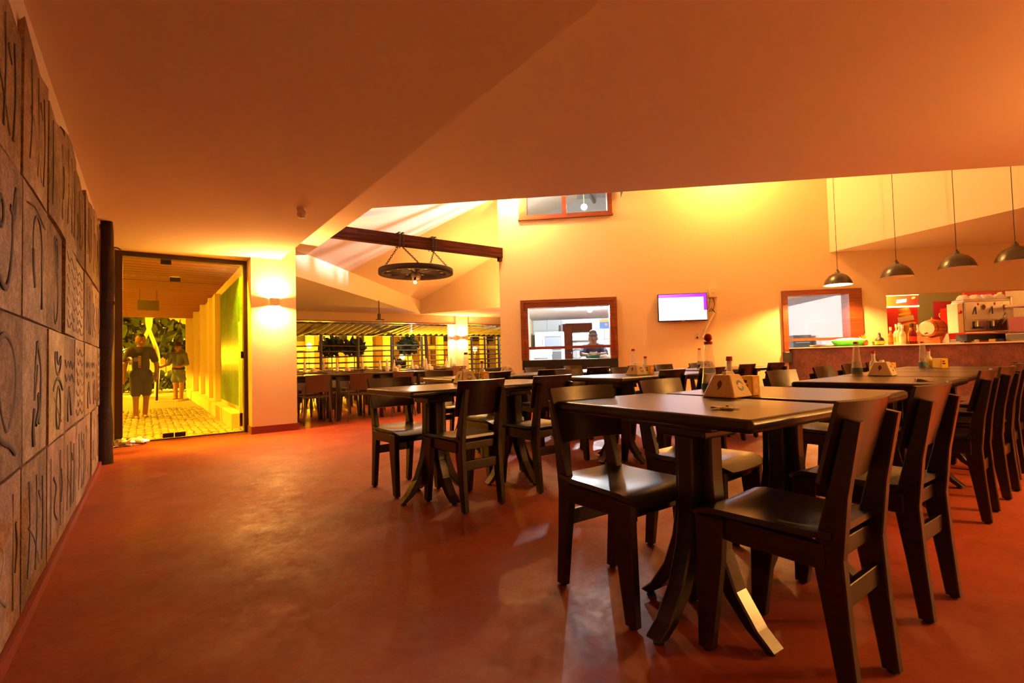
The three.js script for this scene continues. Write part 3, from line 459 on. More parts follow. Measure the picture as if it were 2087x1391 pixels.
// ---------------------------------------------------------------- kitchen behind the hatch
{
  const kp = (px, py, n) => un(atN(px, py, n));
  const fr = wall('upright_fridge', 'tall white upright fridge in the kitchen', 'fridge', -0.60, 0, 13.45);
  mesh('cabinet', rbox(0.78, 1.62, 0.7, 0.02, 0, 0.81, 0), M.white, fr); const dr = mesh('glass_door', upright(rect(-0.18, 0.37, 0.12, 1.58), [rect(-0.12, 0.31, 0.2, 1.5)], 0.03).translate(0, 0, 0.36), M.white, fr);
  mesh('door_glass', bb(-0.12, 0.31, 0.2, 1.5, 0.365, 0.37), M.blueGrey, dr); mesh('sticker', bb(-0.11, 0.30, 1.18, 1.48, 0.371, 0.374), std({ color: rgb(0.28, 0.36, 0.5), roughness: 0.5 }), dr); for (const y of [0.84, 1.10]) mesh('shelf', bb(-0.12, 0.31, y, y + 0.02, 0.371, 0.378), M.white, dr);
  const fz = wall('chest_freezer', 'low white chest freezer in the kitchen corner', 'freezer', -0.80, 0, 12.3); mesh('cabinet', rbox(0.56, 1.0, 0.6, 0.02, 0, 0.5, 0), M.white, fz); mesh('lid', rbox(0.58, 0.14, 0.62, 0.02, 0, 1.07, 0), M.white, fz); mesh('grille', [bb(-0.14, 0.2, 0.80, 0.86, 0.301, 0.306), bb(-0.14, 0.2, 0.9, 0.94, 0.301, 0.306)], M.blueGrey, fz);
  const dd = wall('kitchen_door', 'narrow brown timber door beside the white fridge', 'door', -0.12, 0, 13.7); mesh('leaf', rbox(0.26, 1.85, 0.05, 0.006, 0, 0.925, 0), M.beam, dd); mesh('edge', bb(-0.18, -0.13, 0, 1.85, -0.04, 0.04), M.blueGrey, dd); mesh('knob', sph(0.02, 0.09, 1.05, 0.04), M.metal, dd);
  const sh = wall('wall_cabinet', 'dark timber shelf cabinet over a pale pass-through in the kitchen', 'cabinet', 0.19, 1.55, 13.85); mesh('pelmet', rbox(0.74, 0.24, 0.2, 0.01, 0, 0.2, 0), M.beam, sh); mesh('shelf', bb(-0.37, 0.37, -0.16, -0.12, -0.1, 0.16), M.white, sh); mesh('side', bb(0.31, 0.37, -0.12, 0.08, -0.1, 0.1), M.beam, sh);
  const rg = wall('hanging_hose', 'coiled thin hose hanging on the kitchen wall', 'hose', 0.12, 1.02, 13.9); { const g = new THREE.TorusGeometry(0.14, 0.008, 6, 28); mesh('coil', g, M.blueGrey, rg); mesh('hook', sph(0.014, 0, 0.14, 0, 8), M.metal, rg); }
  const po = wall('wall_poster', 'small blue and yellow picture on the white kitchen tiles', 'picture', 0.93, 1.84, 13.98); mesh('print', bb(-0.15, 0.15, -0.12, 0.12, 0, 0.006), std({ map: canvas(64, 52, (x, w, h) => { x.fillStyle = '#d9a33a'; x.fillRect(0, 0, w, 14); x.fillStyle = '#3a74b8'; x.fillRect(0, 14, w, h); x.fillStyle = '#d98a6a'; x.beginPath(); x.arc(38, 30, 8, 0, 7); x.fill(); }), roughness: 0.5 }), po);
  const wt = wall('kitchen_worktop', 'pale work counter just inside the kitchen hatch', 'counter', 0.0, 0, 9.45); mesh('top', bb(-0.9, 0.9, 0.86, 0.895, -0.25, 0.24), M.granite, wt); mesh('base', bb(-0.88, 0.88, 0, 0.86, -0.22, 0.22), M.white, wt);
  const bw = wall('mixing_bowl', 'green mixing bowl on the kitchen counter in front of the cook', 'bowl', 0.40, 0.896, 9.45); mesh('body', lathe([[0.001, 0], [0.06, 0.002], [0.105, 0.045], [0.118, 0.075], [0.112, 0.075], [0.098, 0.045], [0.055, 0.012], [0.001, 0.01]], 24), M.bowl, bw); mesh('foot', cyl(0.055, 0.05, 0.004, 0, 0, 0), M.bowl, bw);
  const cl2 = wall('dish_cloth', 'crumpled white cloth beside the green bowl', 'cloth', 0.60, 0.896, 9.45); { const g = new THREE.SphereGeometry(0.08, 14, 10), p = g.attributes.position; for (let i = 0; i < p.count; i++) { const s = 1 + 0.22 * Math.sin(p.getX(i) * 90) * Math.cos(p.getZ(i) * 70); p.setXYZ(i, p.getX(i) * 1.3 * s, Math.max(0, p.getY(i) * 0.7 * s + 0.02), p.getZ(i) * s); } g.computeVertexNormals(); mesh('fabric', g, M.white, cl2); mesh('fold', tube([[-0.08, 0.03, 0.05], [0, 0.06, 0.06], [0.08, 0.03, 0.04]], 0.012, 6), M.white, cl2); }
  // cook, bending over the counter and facing the hall
  const ck = wall('person', 'cook in dark cap and navy shirt with pale apron bending over the kitchen counter', 'person', 0.41, 0, 9.98);
  const B = [...head(0, 1.20, 0.16, 1), [-0.08, 0.02, -0.04, -0.09, 0.44, 0.0, 0.045, 0.055], [0.08, 0.02, -0.04, 0.09, 0.44, 0.0, 0.045, 0.055], [-0.09, 0.44, 0.0, -0.08, 0.82, -0.02, 0.06, 0.085], [0.09, 0.44, 0.0, 0.08, 0.82, -0.02, 0.06, 0.085], [0, 0.84, -0.02, 0, 1.0, 0.04, 0.13, 0.125], [0, 1.0, 0.04, 0, 1.13, 0.11, 0.125, 0.12], [-0.14, 1.12, 0.1, 0.14, 1.12, 0.1, 0.065, 0.065],
    [-0.17, 1.11, 0.1, -0.23, 0.99, 0.22, 0.048, 0.04], [-0.23, 0.99, 0.22, -0.11, 0.97, 0.40, 0.036, 0.03], [0.17, 1.11, 0.1, 0.24, 0.99, 0.22, 0.048, 0.04], [0.24, 0.99, 0.22, 0.10, 0.98, 0.42, 0.036, 0.03], ...hand(-0.11, 0.97, 0.40, 0.4, -0.1, 0.5, 1), ...hand(0.10, 0.98, 0.42, -0.4, -0.1, 0.5, -1), [-0.08, 0.02, -0.04, -0.08, 0.02, 0.10, 0.04, 0.03], [0.08, 0.02, -0.04, 0.08, 0.02, 0.10, 0.04, 0.03]];
  mesh('body', skin(B, [-0.34, -0.03, -0.2], [0.34, 1.45, 0.55], 72), M.skinDark, ck); face(ck, 0, 1.20, 0.16, 1);
  mesh('shirt', skin([[0, 0.84, -0.02, 0, 1.0, 0.04, 0.145, 0.14], [0, 1.0, 0.04, 0, 1.12, 0.10, 0.14, 0.132], [-0.14, 1.12, 0.1, 0.14, 1.12, 0.1, 0.08, 0.08], [-0.17, 1.11, 0.1, -0.215, 1.02, 0.19, 0.066, 0.06], [0.17, 1.11, 0.1, 0.22, 1.02, 0.19, 0.066, 0.06]], [-0.32, 0.68, -0.18], [0.32, 1.22, 0.28], 44), M.navy, ck);
  mesh('apron', skin([[-0.07, 0.80, 0.11, 0.07, 0.80, 0.11, 0.05, 0.05], [-0.05, 1.0, 0.17, 0.05, 1.0, 0.17, 0.035, 0.035], [0, 0.8, 0.1, 0, 1.0, 0.16, 0.07, 0.05], [-0.05, 1.02, 0.18, -0.06, 1.16, 0.2, 0.012, 0.01], [0.05, 1.02, 0.18, 0.06, 1.16, 0.2, 0.012, 0.01]], [-0.16, 0.7, 0.0], [0.16, 1.2, 0.3], 40), M.beige, ck);
  mesh('trousers', skin([[-0.08, 0.06, -0.04, -0.09, 0.44, 0.0, 0.06, 0.068], [0.08, 0.06, -0.04, 0.09, 0.44, 0.0, 0.06, 0.068], [-0.09, 0.44, 0.0, -0.08, 0.84, -0.02, 0.07, 0.10], [0.09, 0.44, 0.0, 0.08, 0.84, -0.02, 0.07, 0.10]], [-0.2, 0, -0.16], [0.2, 0.96, 0.14], 44), M.charcoal, ck);
  mesh('cap', skin([[0, 1.365, 0.14, 0, 1.40, 0.14, 0.09, 0.075], [-0.04, 1.35, 0.235, 0.04, 1.35, 0.235, 0.014, 0.014]], [-0.12, 1.28, 0.02], [0.12, 1.5, 0.28], 32), M.charcoal, ck);
  // lamps that light the block from inside
  const bl = wall('kitchen_lamp', 'bright white bulb on the kitchen ceiling seen through the hatch', 'ceiling lamp', 0.385, 1.955, 10.35);
  mesh('lamp_base', cyl(0.05, 0.05, 0.03, 0, 0.012, 0), M.white, bl); mesh('light_bulb', sph(0.055, 0, -0.04, 0), M.glowWhite, bl);
  { const l = new THREE.PointLight(WHITE, POWER.kitchen, 0, 2); l.position.set(0, -0.04, 0); l.castShadow = true; l.shadow.radius = 2.5; bl.add(l); }
  const bl2 = wall('kitchen_lamp', 'white bulb on the kitchen ceiling towards the fridge', 'ceiling lamp', 2.4, 1.955, 12.2);
  mesh('lamp_base', cyl(0.05, 0.05, 0.03, 0, 0.012, 0), M.white, bl2); mesh('light_bulb', sph(0.055, 0, -0.04, 0), M.glowWhite, bl2);
  { const l = new THREE.PointLight(WHITE, POWER.kitchenFar, 0, 2); l.position.set(0, -0.04, 0); l.castShadow = true; bl2.add(l); }
  const up = wall('upper_window_lamp', 'dazzling white lamp behind the right pane of the high timber window', 'ceiling lamp', 0.305, 3.84, 9.55);
  mesh('light_bulb', sph(0.06, 0, 0, 0), M.glowWhite, up); mesh('arm', rod([0, 0.05, 0], [0, 0.78, -0.05], 0.012, 8), M.metal, up);
  { const l = new THREE.PointLight(WHITE, POWER.upper, 0, 2); l.castShadow = true; l.shadow.radius = 2; up.add(l); }
  // unseen floodlight, added to throw the white patch on the sloping ceiling
  const fl = wall('added_floodlight', 'added unseen floodlight with stripe-casting bars high on the kitchen wall, above the front ceiling', 'floodlight', 1.25, 4.30, 8.86);
  mesh('housing', rbox(0.10, 0.16, 0.20, 0.012, 0.06, 0, 0), M.black, fl); mesh('lamp_lens', bb(-0.004, 0.008, -0.05, 0.05, -0.05, 0.05), M.glowWhite, fl); mesh('bracket', bb(0.04, 0.08, -0.02, 0.02, -0.14, -0.09), M.metal, fl);
  for (const [z, r] of [[-0.012, 0.007], [0.028, 0.006], [0.11, 0.011]]) mesh('stripe_bar', rod([-0.55, -0.25, z], [-0.55, 0.05, z], r, 6), M.metal, fl);  // bars and their frame are added to cast stripes across the patch
  mesh('beam_cutoff', bb(-0.305, -0.30, -0.5, -0.080, -0.12, 0.35), M.black, fl); mesh('beam_cutoff_arm', bar([0.02, -0.09, -0.09], [-0.30, -0.2, -0.11], 0.012), M.black, fl);  // plate added to cut the floodlight off the timber beam
  mesh('stripe_frame', [rod([0.02, -0.07, 0.09], [-0.55, -0.25, 0.12], 0.006, 6), rod([0.02, -0.07, -0.09], [-0.55, -0.25, -0.02], 0.006, 6), rod([-0.55, -0.25, -0.02], [-0.55, -0.25, 0.12], 0.006, 6)], M.metal, fl);
  { const l = new THREE.SpotLight(WHITE, POWER.addedFlood, 0, 0.42, 0.25, 2); l.position.set(-0.03, 0, 0); l.castShadow = true; l.shadow.radius = 0.8; fl.add(l); fl.add(l.target); l.target.position.set(-4.2, -0.95, 0.75); }
  for (let i = 0; i < 3; i++) { const t = wall('roof_rafter', 'grey roof rafter seen through the high timber window', 'rafter', 0.35 + i * 0.45, 0, 0, 'rafters of the upper room'); mesh('bar', bar([0, 4.2, -9.5], [0.25, 4.5, -11.4], 0.05, 0.07), M.blueGrey, t); t.position.set(...W(0.35 + i * 0.45, 0, 0).toArray()); }
  const mo = wall('oven_front', 'dark grey appliance in the kitchen seen through the window behind the bar', 'oven', 5.72 - 0.9, 0, 11.3); mesh('body', rbox(0.36, 1.28, 0.5, 0.01, 0, 0.64, 0), M.blueGrey, mo); mesh('handle', rod([-0.14, 1.12, 0.27], [0.14, 1.12, 0.27], 0.01, 8), M.metal, mo);
}

// ---------------------------------------------------------------- bar
{
  const A = V(8.88, 0, -3.99), B = V(7.95, 0, 0.9), d = B.clone().sub(A), L = d.length(), ang = Math.atan2(-d.z, d.x);   // local +x runs along the front, local -z is the staff side
  const c = thing('bar_counter', 'long bar counter with brown leather-like front and pale top edge', 'counter', [A.x, 0, A.z], ang);
  mesh('front_panel', uvm(bb(0, L, 0.32, 0.985, -0.05, 0.0)), M.leather, c); mesh('counter_top', rbox(L + 0.04, 0.018, 0.62, 0.006, L / 2, 0.994, -0.28), M.cream, c);
  mesh('foot_rail', bb(0, L, 0.26, 0.32, -0.2, 0.03), M.metal, c); mesh('plinth', bb(0, L, 0, 0.26, -0.5, -0.06), M.darkFrame, c);
  const onTop = (s, off) => V(A.x + d.x / L * s + (d.z / L) * off, 1.003, A.z + d.z / L * s - (d.x / L) * off);   // s along, off towards the staff side
  const sAt = px => { let best = 0, e = 1e9; for (let s = 0; s < L; s += 0.01) { const q = onTop(s, 0.25).project(camera); const x = (q.x * 0.5 + 0.5) * IW; if (Math.abs(x - px) < e) { e = Math.abs(x - px); best = s; } } return best; };
  camera.updateProjectionMatrix(); camera.matrixWorldInverse.copy(camera.matrixWorld).invert();
  const put = (name, label, cat, px, off = 0.25, group) => { const p = onTop(sAt(px), off); return thing(name, label, cat, [p.x, 1.003, p.z], ang, group); };
  const bodyOf = (t, prof, mat) => mesh('glass_body', lathe(prof, 20), mat, t);
  const spirit = [[0.001, 0], [0.042, 0], [0.044, 0.01], [0.044, 0.15], [0.034, 0.185], [0.016, 0.205], [0.014, 0.255], [0.001, 0.255]];
  const specs = [[1811, 0.86, 'amber spirit bottle with cream cap and orange label', 0xd7801c, 0xe8d9a0, 0xd86a12], [1823, 1, 'clear spirit bottle with pale cap and slanted orange label', 0xe6d9bc, 0xf0e6a0, 0xe2711d], [1834, 1.05, 'spirit bottle with tall white cap and orange-yellow label', 0xe0d3b0, 0xf6f2d8, 0xe8952a], [1845, 0.92, 'spirit bottle with white cap and narrow label', 0xe8e0c8, 0xffffff, 0xc9b890], [1853, 0.95, 'bottle with yellow body and dark stopper', 0xe7c21a, 0x2a2016, 0xe8c81f], [1861, 0.98, 'red liqueur bottle with dark stopper', 0x8e1b10, 0x1c140e, 0xb0261a], [1868, 0.9, 'clear round-shouldered bottle with pale stopper', 0xe9e4d8, 0xd9d2c0, 0xcfc6b4]];
  for (const [px, s, lab, body, cap, label] of specs) {
    const t = put('liquor_bottle', lab + ' on the bar counter', 'bottle', px, 0.2 + (px % 3) * 0.06); bodyOf(t, spirit.map(([r, y]) => [r * s, y * s * 1.05]), phy({ color: body, roughness: 0.08, transmission: 0.55, thickness: 0, ior: 1.45 }));
    mesh('cap', cyl(0.018 * s, 0.018 * s, 0.05, 0, 0.255 * s, 0), std({ color: cap, roughness: 0.4 }), t); mesh('paper_label', cyl(0.0452 * s, 0.0452 * s, 0.07, 0, 0.045, 0), std({ color: label, roughness: 0.7 }), t);
  }
  { const t = put('round_bottle', 'squat dark round bottle with yellow label on the bar counter', 'bottle', 1801, 0.16); mesh('glass_body', lathe([[0.001, 0], [0.055, 0.005], [0.065, 0.05], [0.05, 0.1], [0.018, 0.125], [0.016, 0.17], [0.001, 0.17]], 20), M.black, t); mesh('paper_label', cyl(0.062, 0.066, 0.05, 0, 0.015, 0), M.yellowCard, t); mesh('cap', cyl(0.018, 0.018, 0.02, 0, 0.17, 0), M.metal, t); }
  { const t = put('cordial_jar', 'small jar with yellow lid on the bar counter', 'jar', 1786, 0.22); mesh('jar_body', cyl(0.03, 0.034, 0.06), M.leaf, t); mesh('lid', cyl(0.036, 0.036, 0.02, 0, 0.06, 0), M.yellowCard, t); }
  { const t = put('serving_tray', 'round metal serving tray on the far end of the bar', 'tray', 1688, 0.2); mesh('dish', lathe([[0.001, 0.0], [0.22, 0.0], [0.235, 0.035], [0.23, 0.036], [0.215, 0.006], [0.001, 0.006]], 32), M.metal, t); mesh('stack', cyl(0.2, 0.2, 0.02, 0, 0.006, 0, 28), M.steel, t); }
  { const t = put('green_basin', 'bright green plastic basin on the far end of the bar', 'basin', 1726, 0.3); mesh('shell', lathe([[0.001, 0], [0.18, 0], [0.24, 0.09], [0.235, 0.09], [0.175, 0.008], [0.001, 0.008]], 32), M.green, t); mesh('white_lid', lathe([[0.001, 0.12], [0.12, 0.115], [0.25, 0.092], [0.25, 0.098], [0.12, 0.13], [0.001, 0.135]], 32), M.white, t); }
  { const t = put('pineapple', 'pineapple crown standing on the bar behind the basin', 'pineapple', 1752, 0.36); mesh('fruit', lathe([[0.001, 0], [0.05, 0.01], [0.06, 0.06], [0.045, 0.1], [0.001, 0.11]], 14), M.barrel, t); for (let i = 0; i < 14; i++) { const a = i * 2.4, r = 0.02 + (i % 5) * 0.012; mesh('crown_leaf', rod([0, 0.09, 0], [Math.cos(a) * r, 0.2 - r * 0.7, Math.sin(a) * r], 0.008, 5, 0.001), std({ color: rgb(0.35, 0.30, 0.05), roughness: 0.7 }), t); } }
  { const t = put('wooden_keg', 'small wooden keg lying on a curved wooden cradle on the bar', 'keg', 1903, 0.25); t.rotation.y -= 0.08; const keg = lathe([[0.001, -0.14], [0.10, -0.14], [0.125, -0.05], [0.128, 0.03], [0.105, 0.14], [0.001, 0.14]], 24); keg.rotateX(Math.PI / 2); keg.translate(0, 0.21, 0); mesh('barrel', uvm(keg), M.barrel, t); mesh('barrel_head', rod([0, 0.21, 0.138], [0, 0.21, 0.143], 0.092, 22), M.plasticPale, t);
    for (const z of [-0.1, -0.04, 0.05, 0.1]) { const g = new THREE.TorusGeometry(0.122 - Math.abs(z) * 0.12, 0.006, 6, 28); g.translate(0, 0.21, z); mesh('hoop', g, M.iron, t); }
    mesh('cradle', [upright([[-0.13, 0], [0.13, 0], [0.12, 0.10], [0.05, 0.085], [0, 0.08], [-0.05, 0.085], [-0.12, 0.10]], [], 0.2).translate(0, 0, -0.1)], M.barrel, t); mesh('bung', cyl(0.018, 0.015, 0.03, 0, 0.335, 0), M.barrel, t); mesh('tap', rod([0, 0.15, 0.14], [0, 0.14, 0.19], 0.01, 8), M.frame, t); }
  { const t = put('coffee_machine', 'large steel espresso machine with two groups on the bar', 'coffee machine', 2004, 0.22); t.rotation.y = TH + 0.06;
    t.scale.set(0.66, 0.95, 0.42); const w = 0.86, h0 = 0.11; mesh('body', rbox(w, 0.40, 0.46, 0.012, 0, h0 + 0.24, 0), M.steel, t); mesh('base_tray', bb(-w / 2 + 0.04, w / 2 - 0.06, 0.02, h0, -0.2, 0.2), M.black, t); for (const x of [-0.38, 0.34]) mesh('foot', cyl(0.02, 0.02, 0.02, x, 0, 0.12), M.rubber, t);
    mesh('drip_edge', bb(-w / 2, w / 2 - 0.03, h0 + 0.012, h0 + 0.03, 0.23, 0.245), M.white, t); mesh('front_plate', bb(-w / 2 + 0.02, w / 2 - 0.15, h0 + 0.20, h0 + 0.42, 0.228, 0.236), M.metal, t);
    mesh('side_panel', rbox(0.05, 0.46, 0.48, 0.01, w / 2 + 0.01, h0 + 0.26, 0), M.steel, t); mesh('side_panel', rbox(0.1, 0.40, 0.4, 0.01, -w / 2 - 0.05, h0 + 0.22, 0), M.cream, t);
    mesh('top_rail', bb(-w / 2, w / 2, h0 + 0.44, h0 + 0.462, -0.2, 0.23), M.white, t); const ga = mesh('gauge', rod([-0.08, h0 + 0.36, 0.236], [-0.08, h0 + 0.36, 0.25], 0.045, 20), M.steel, t); mesh('gauge_dial', rod([-0.08, h0 + 0.36, 0.25], [-0.08, h0 + 0.36, 0.252], 0.034, 18), M.leather, ga);
    for (const x of [-0.22, 0.08]) { const gp = mesh('brew_group', cyl(0.05, 0.045, 0.07, x, h0 + 0.10, 0.27), M.steel, t); mesh('portafilter', [cyl(0.04, 0.045, 0.03, x, h0 + 0.07, 0.27), rod([x, h0 + 0.085, 0.3], [x + 0.02, h0 + 0.08, 0.44], 0.014, 8)], M.black, gp); mesh('red_switch', sph(0.018, x + 0.05, h0 + 0.40, 0.24, 8), M.redGloss, t); mesh('steam_lever', rod([x, h0 + 0.36, 0.24], [x - 0.03, h0 + 0.27, 0.3], 0.012, 8), M.black, t); }
    mesh('steam_wand', tube([[0.33, h0 + 0.27, 0.25], [0.29, h0 + 0.2, 0.30], [0.2, h0 + 0.12, 0.32]], 0.009, 7), M.metal, t); mesh('steam_knob', rod([0.32, h0 + 0.36, 0.23], [0.32, h0 + 0.36, 0.28], 0.024, 12), M.yellowCard, t); mesh('steam_knob', rod([-0.50, h0 + 0.30, 0.21], [-0.50, h0 + 0.30, 0.26], 0.022, 12), M.redGloss, t);
    const base = t.position.clone();
    [-0.34, -0.12, 0.1, 0.32].forEach((x, i) => { const q = V(x * 0.66, 0, 0.02).applyAxisAngle(V(0, 1, 0), t.rotation.y).add(base), k = thing('coffee_cup', 'white coffee cup upside down on top of the espresso machine', 'cup', [q.x, 1.003 + (h0 + 0.463) * 0.95, q.z], i, 'cups on the espresso machine'); mesh('cup_body', lathe([[0.072, 0], [0.07, 0.02], [0.055, 0.05], [0.036, 0.066], [0.001, 0.066]], 20), M.white, k); mesh('saucer', lathe([[0.001, 0.0], [0.085, 0.0], [0.088, 0.004], [0.001, 0.006]], 20), M.white, k); }); }
  { const t = put('jar_cap_row', 'row of small coloured cartons lying below the espresso machine', 'cartons', 1992, 0.06); [[0, M.red], [0.07, M.white], [0.24, M.yellowCard], [0.31, M.navy]].forEach(([x, m]) => mesh('carton', rbox(0.06, 0.035, 0.06, 0.006, x - 0.02, 0.018, 0), m, t)); }
  { const t = put('napkin_stand', 'white folded card standing beside the wooden keg', 'card', 1930, 0.2); mesh('sheet', upright([[-0.04, 0], [0.05, 0], [0.04, 0.13], [0.02, 0.13]], [], 0.012), M.white, t); mesh('base', rbox(0.14, 0.05, 0.1, 0.008, 0.1, 0.025, -0.05), M.metal, t); }
  { const t = put('juice_dispenser', 'clear juice dispenser half full of pink drink on the bar', 'dispenser', 2086, 0.30); mesh('machine_base', rbox(0.34, 0.10, 0.4, 0.015, 0.06, 0.05, 0), M.metal, t); mesh('tank', rbox(0.32, 0.31, 0.34, 0.02, 0.06, 0.26, 0), M.bottle, t); mesh('drink', rbox(0.30, 0.19, 0.32, 0.02, 0.06, 0.20, 0), M.pink, t); mesh('tank_lid', rbox(0.33, 0.03, 0.35, 0.008, 0.06, 0.43, 0), M.white, t); }
  // fridges in the room behind
  const header = (w, h, lit) => canvas(512, 150, (x) => { const g = x.createLinearGradient(0, 0, 512, 0); g.addColorStop(0, lit ? '#ffb52a' : '#ef2c12'); g.addColorStop(0.6, lit ? '#f2601a' : '#f03416'); g.addColorStop(1, '#d8131c'); x.fillStyle = g; x.fillRect(0, 0, 512, 150); x.save(); x.transform(1, -0.08, -0.18, 1, 26, 20); x.fillStyle = '#fff'; x.fillRect(150, 50, 165, 52); x.restore(); x.fillStyle = '#ffd23a'; x.beginPath(); x.ellipse(440, 36, 36, 16, -0.2, 0, 7); x.fill(); });
  const sideP = canvas(256, 512, (x) => { x.fillStyle = '#c4141c'; x.fillRect(0, 0, 256, 512); x.save(); x.translate(150, 60); x.rotate(-0.16); const g = x.createLinearGradient(-60, 0, 90, 0); g.addColorStop(0, '#7a3c10'); g.addColorStop(0.5, '#e2a22c'); g.addColorStop(1, '#8e4a14'); x.fillStyle = g; x.beginPath(); x.moveTo(-45, -50); x.lineTo(45, -50); x.lineTo(62, 90); x.lineTo(84, 460); x.lineTo(-84, 460); x.lineTo(-62, 90); x.closePath(); x.fill(); x.fillStyle = '#c9b9a4'; x.fillRect(-66, 30, 132, 44); x.fillStyle = '#b9141c'; x.fillRect(-66, 74, 132, 14); x.fillStyle = '#e7b93c'; x.fillRect(-72, 96, 144, 16); x.fillRect(-50, -4, 100, 18); x.restore(); });
  const f1 = wall('display_fridge', 'drinks fridge with red bottle picture and glowing orange header behind the bar', 'fridge', 6.01, 0, 10.1);
  mesh('cabinet', rbox(0.54, 1.72, 0.6, 0.01, 0, 0.86, 0), M.red, f1); mesh('front_print', new THREE.PlaneGeometry(0.53, 1.0).translate(0, 1.205, 0.304), std({ map: sideP, roughness: 0.4 }), f1);
  mesh('lit_header_sign', rbox(0.54, 0.21, 0.05, 0.006, 0, 1.815, 0.30), M.red, f1); mesh('header_sign_face', new THREE.PlaneGeometry(0.53, 0.185).translate(0, 1.815, 0.327), std({ color: 0x221005, emissive: 0xffffff, emissiveMap: header(1, 1, true), emissiveIntensity: 1.25, roughness: 0.4 }), f1);
  for (const y of [1.708, 1.922]) mesh('header_light_tube', bb(-0.27, 0.27, y - 0.012, y + 0.012, 0.325, 0.345), M.glowWarm, f1);
  const f2 = wall('display_fridge', 'drinks fridge with plain red header half hidden by the espresso machine', 'fridge', 7.53, 0, 10.3);
  mesh('cabinet', rbox(0.68, 1.7, 0.6, 0.01, 0, 0.85, 0), M.red, f2); mesh('lit_header_sign', rbox(0.68, 0.21, 0.05, 0.006, 0, 1.86, 0.30), M.red, f2); mesh('header_sign_face', new THREE.PlaneGeometry(0.67, 0.17).translate(0, 1.865, 0.327), std({ color: 0x220505, emissive: 0xffffff, emissiveMap: header(1, 1, false), emissiveIntensity: 0.55, roughness: 0.4 }), f2); mesh('chrome_strip', bb(-0.34, 0.34, 1.735, 1.76, 0.325, 0.335), M.metal, f2); mesh('door', bb(-0.33, 0.33, 0.1, 1.72, 0.3, 0.325), M.redGloss, f2);
  const ps = wall('beer_banner', 'dark red banner with pale capital lettering leaning behind the bar', 'banner', 7.64, 0.62, 10.85); ps.rotation.y = TH + 0.12;
  mesh('banner_sheet', new THREE.BoxGeometry(0.86, 1.25, 0.02).translate(0, 0.62, 0), std({ color: rgb(0.22, 0.012, 0.04), roughness: 0.5 }), ps);
  mesh('banner_print', new THREE.PlaneGeometry(0.84, 1.22).translate(0, 0.62, 0.0115), std({ map: canvas(512, 744, x => { x.fillStyle = '#8c1428'; x.fillRect(0, 0, 512, 744); x.fillStyle = '#7a4a1a'; x.beginPath(); x.moveTo(330, 0); x.lineTo(512, 0); x.lineTo(512, 120); x.closePath(); x.fill(); x.fillStyle = '#e6d0a8'; x.font = 'bold 84px sans-serif'; x.fillText('O SABOR', 40, 190); x.fillText('DE SER', 40, 285); x.fillText('REAL', 40, 380); }), roughness: 0.5 }), ps);
}

// ---------------------------------------------------------------- dining furniture
function panel(w0, w1, rows, fn, t) {                      // a bent sheet: fn(a, b) -> centre point for a in -1..1, b in 0..1; thickness t along its normal
  const na = 10, nb = rows, P = [], e = 1e-3;
  for (const s of [0.5, -0.5]) for (let j = 0; j <= nb; j++) for (let i = 0; i <= na; i++) {
    const a = i / na * 2 - 1, b = j / nb, p = fn(a, b), du = fn(a + e, b).sub(fn(a - e, b)), dv = fn(a, b + e).sub(fn(a, b - e)); P.push(p.clone().addScaledVector(du.cross(dv).normalize(), s * t));
  }
  const pos = [], idx = (s, i, j) => P[s * (na + 1) * (nb + 1) + j * (na + 1) + i], q = (a, b, c, d) => { for (const v of [a, b, c, a, c, d]) pos.push(v.x, v.y, v.z); };
  for (let j = 0; j < nb; j++) for (let i = 0; i < na; i++) { q(idx(0, i, j), idx(0, i + 1, j), idx(0, i + 1, j + 1), idx(0, i, j + 1)); q(idx(1, i, j + 1), idx(1, i + 1, j + 1), idx(1, i + 1, j), idx(1, i, j)); }
  for (let i = 0; i < na; i++) { q(idx(1, i, 0), idx(1, i + 1, 0), idx(0, i + 1, 0), idx(0, i, 0)); q(idx(0, i, nb), idx(0, i + 1, nb), idx(1, i + 1, nb), idx(1, i, nb)); }
  for (let j = 0; j < nb; j++) { q(idx(0, 0, j), idx(0, 0, j + 1), idx(1, 0, j + 1), idx(1, 0, j)); q(idx(1, na, j), idx(1, na, j + 1), idx(0, na, j + 1), idx(0, na, j)); }
  const g = new THREE.BufferGeometry(); g.setAttribute('position', new THREE.BufferAttribute(new Float32Array(pos), 3)); return toCreasedNormals(g, 0.6);
}
function side(pts, t, x, bev = 0.004) {                    // a board cut to a side profile (z, y), thickness t centred on x
  const g = new THREE.ExtrudeGeometry(shape(pts.map(([z, y]) => [-z, y])), { depth: t - bev * 2, bevelEnabled: true, bevelThickness: bev, bevelSize: bev, bevelSegments: 1 }); g.translate(0, 0, -(t - bev * 2) / 2); g.rotateY(Math.PI / 2); g.translate(x, 0, 0); return g;
}
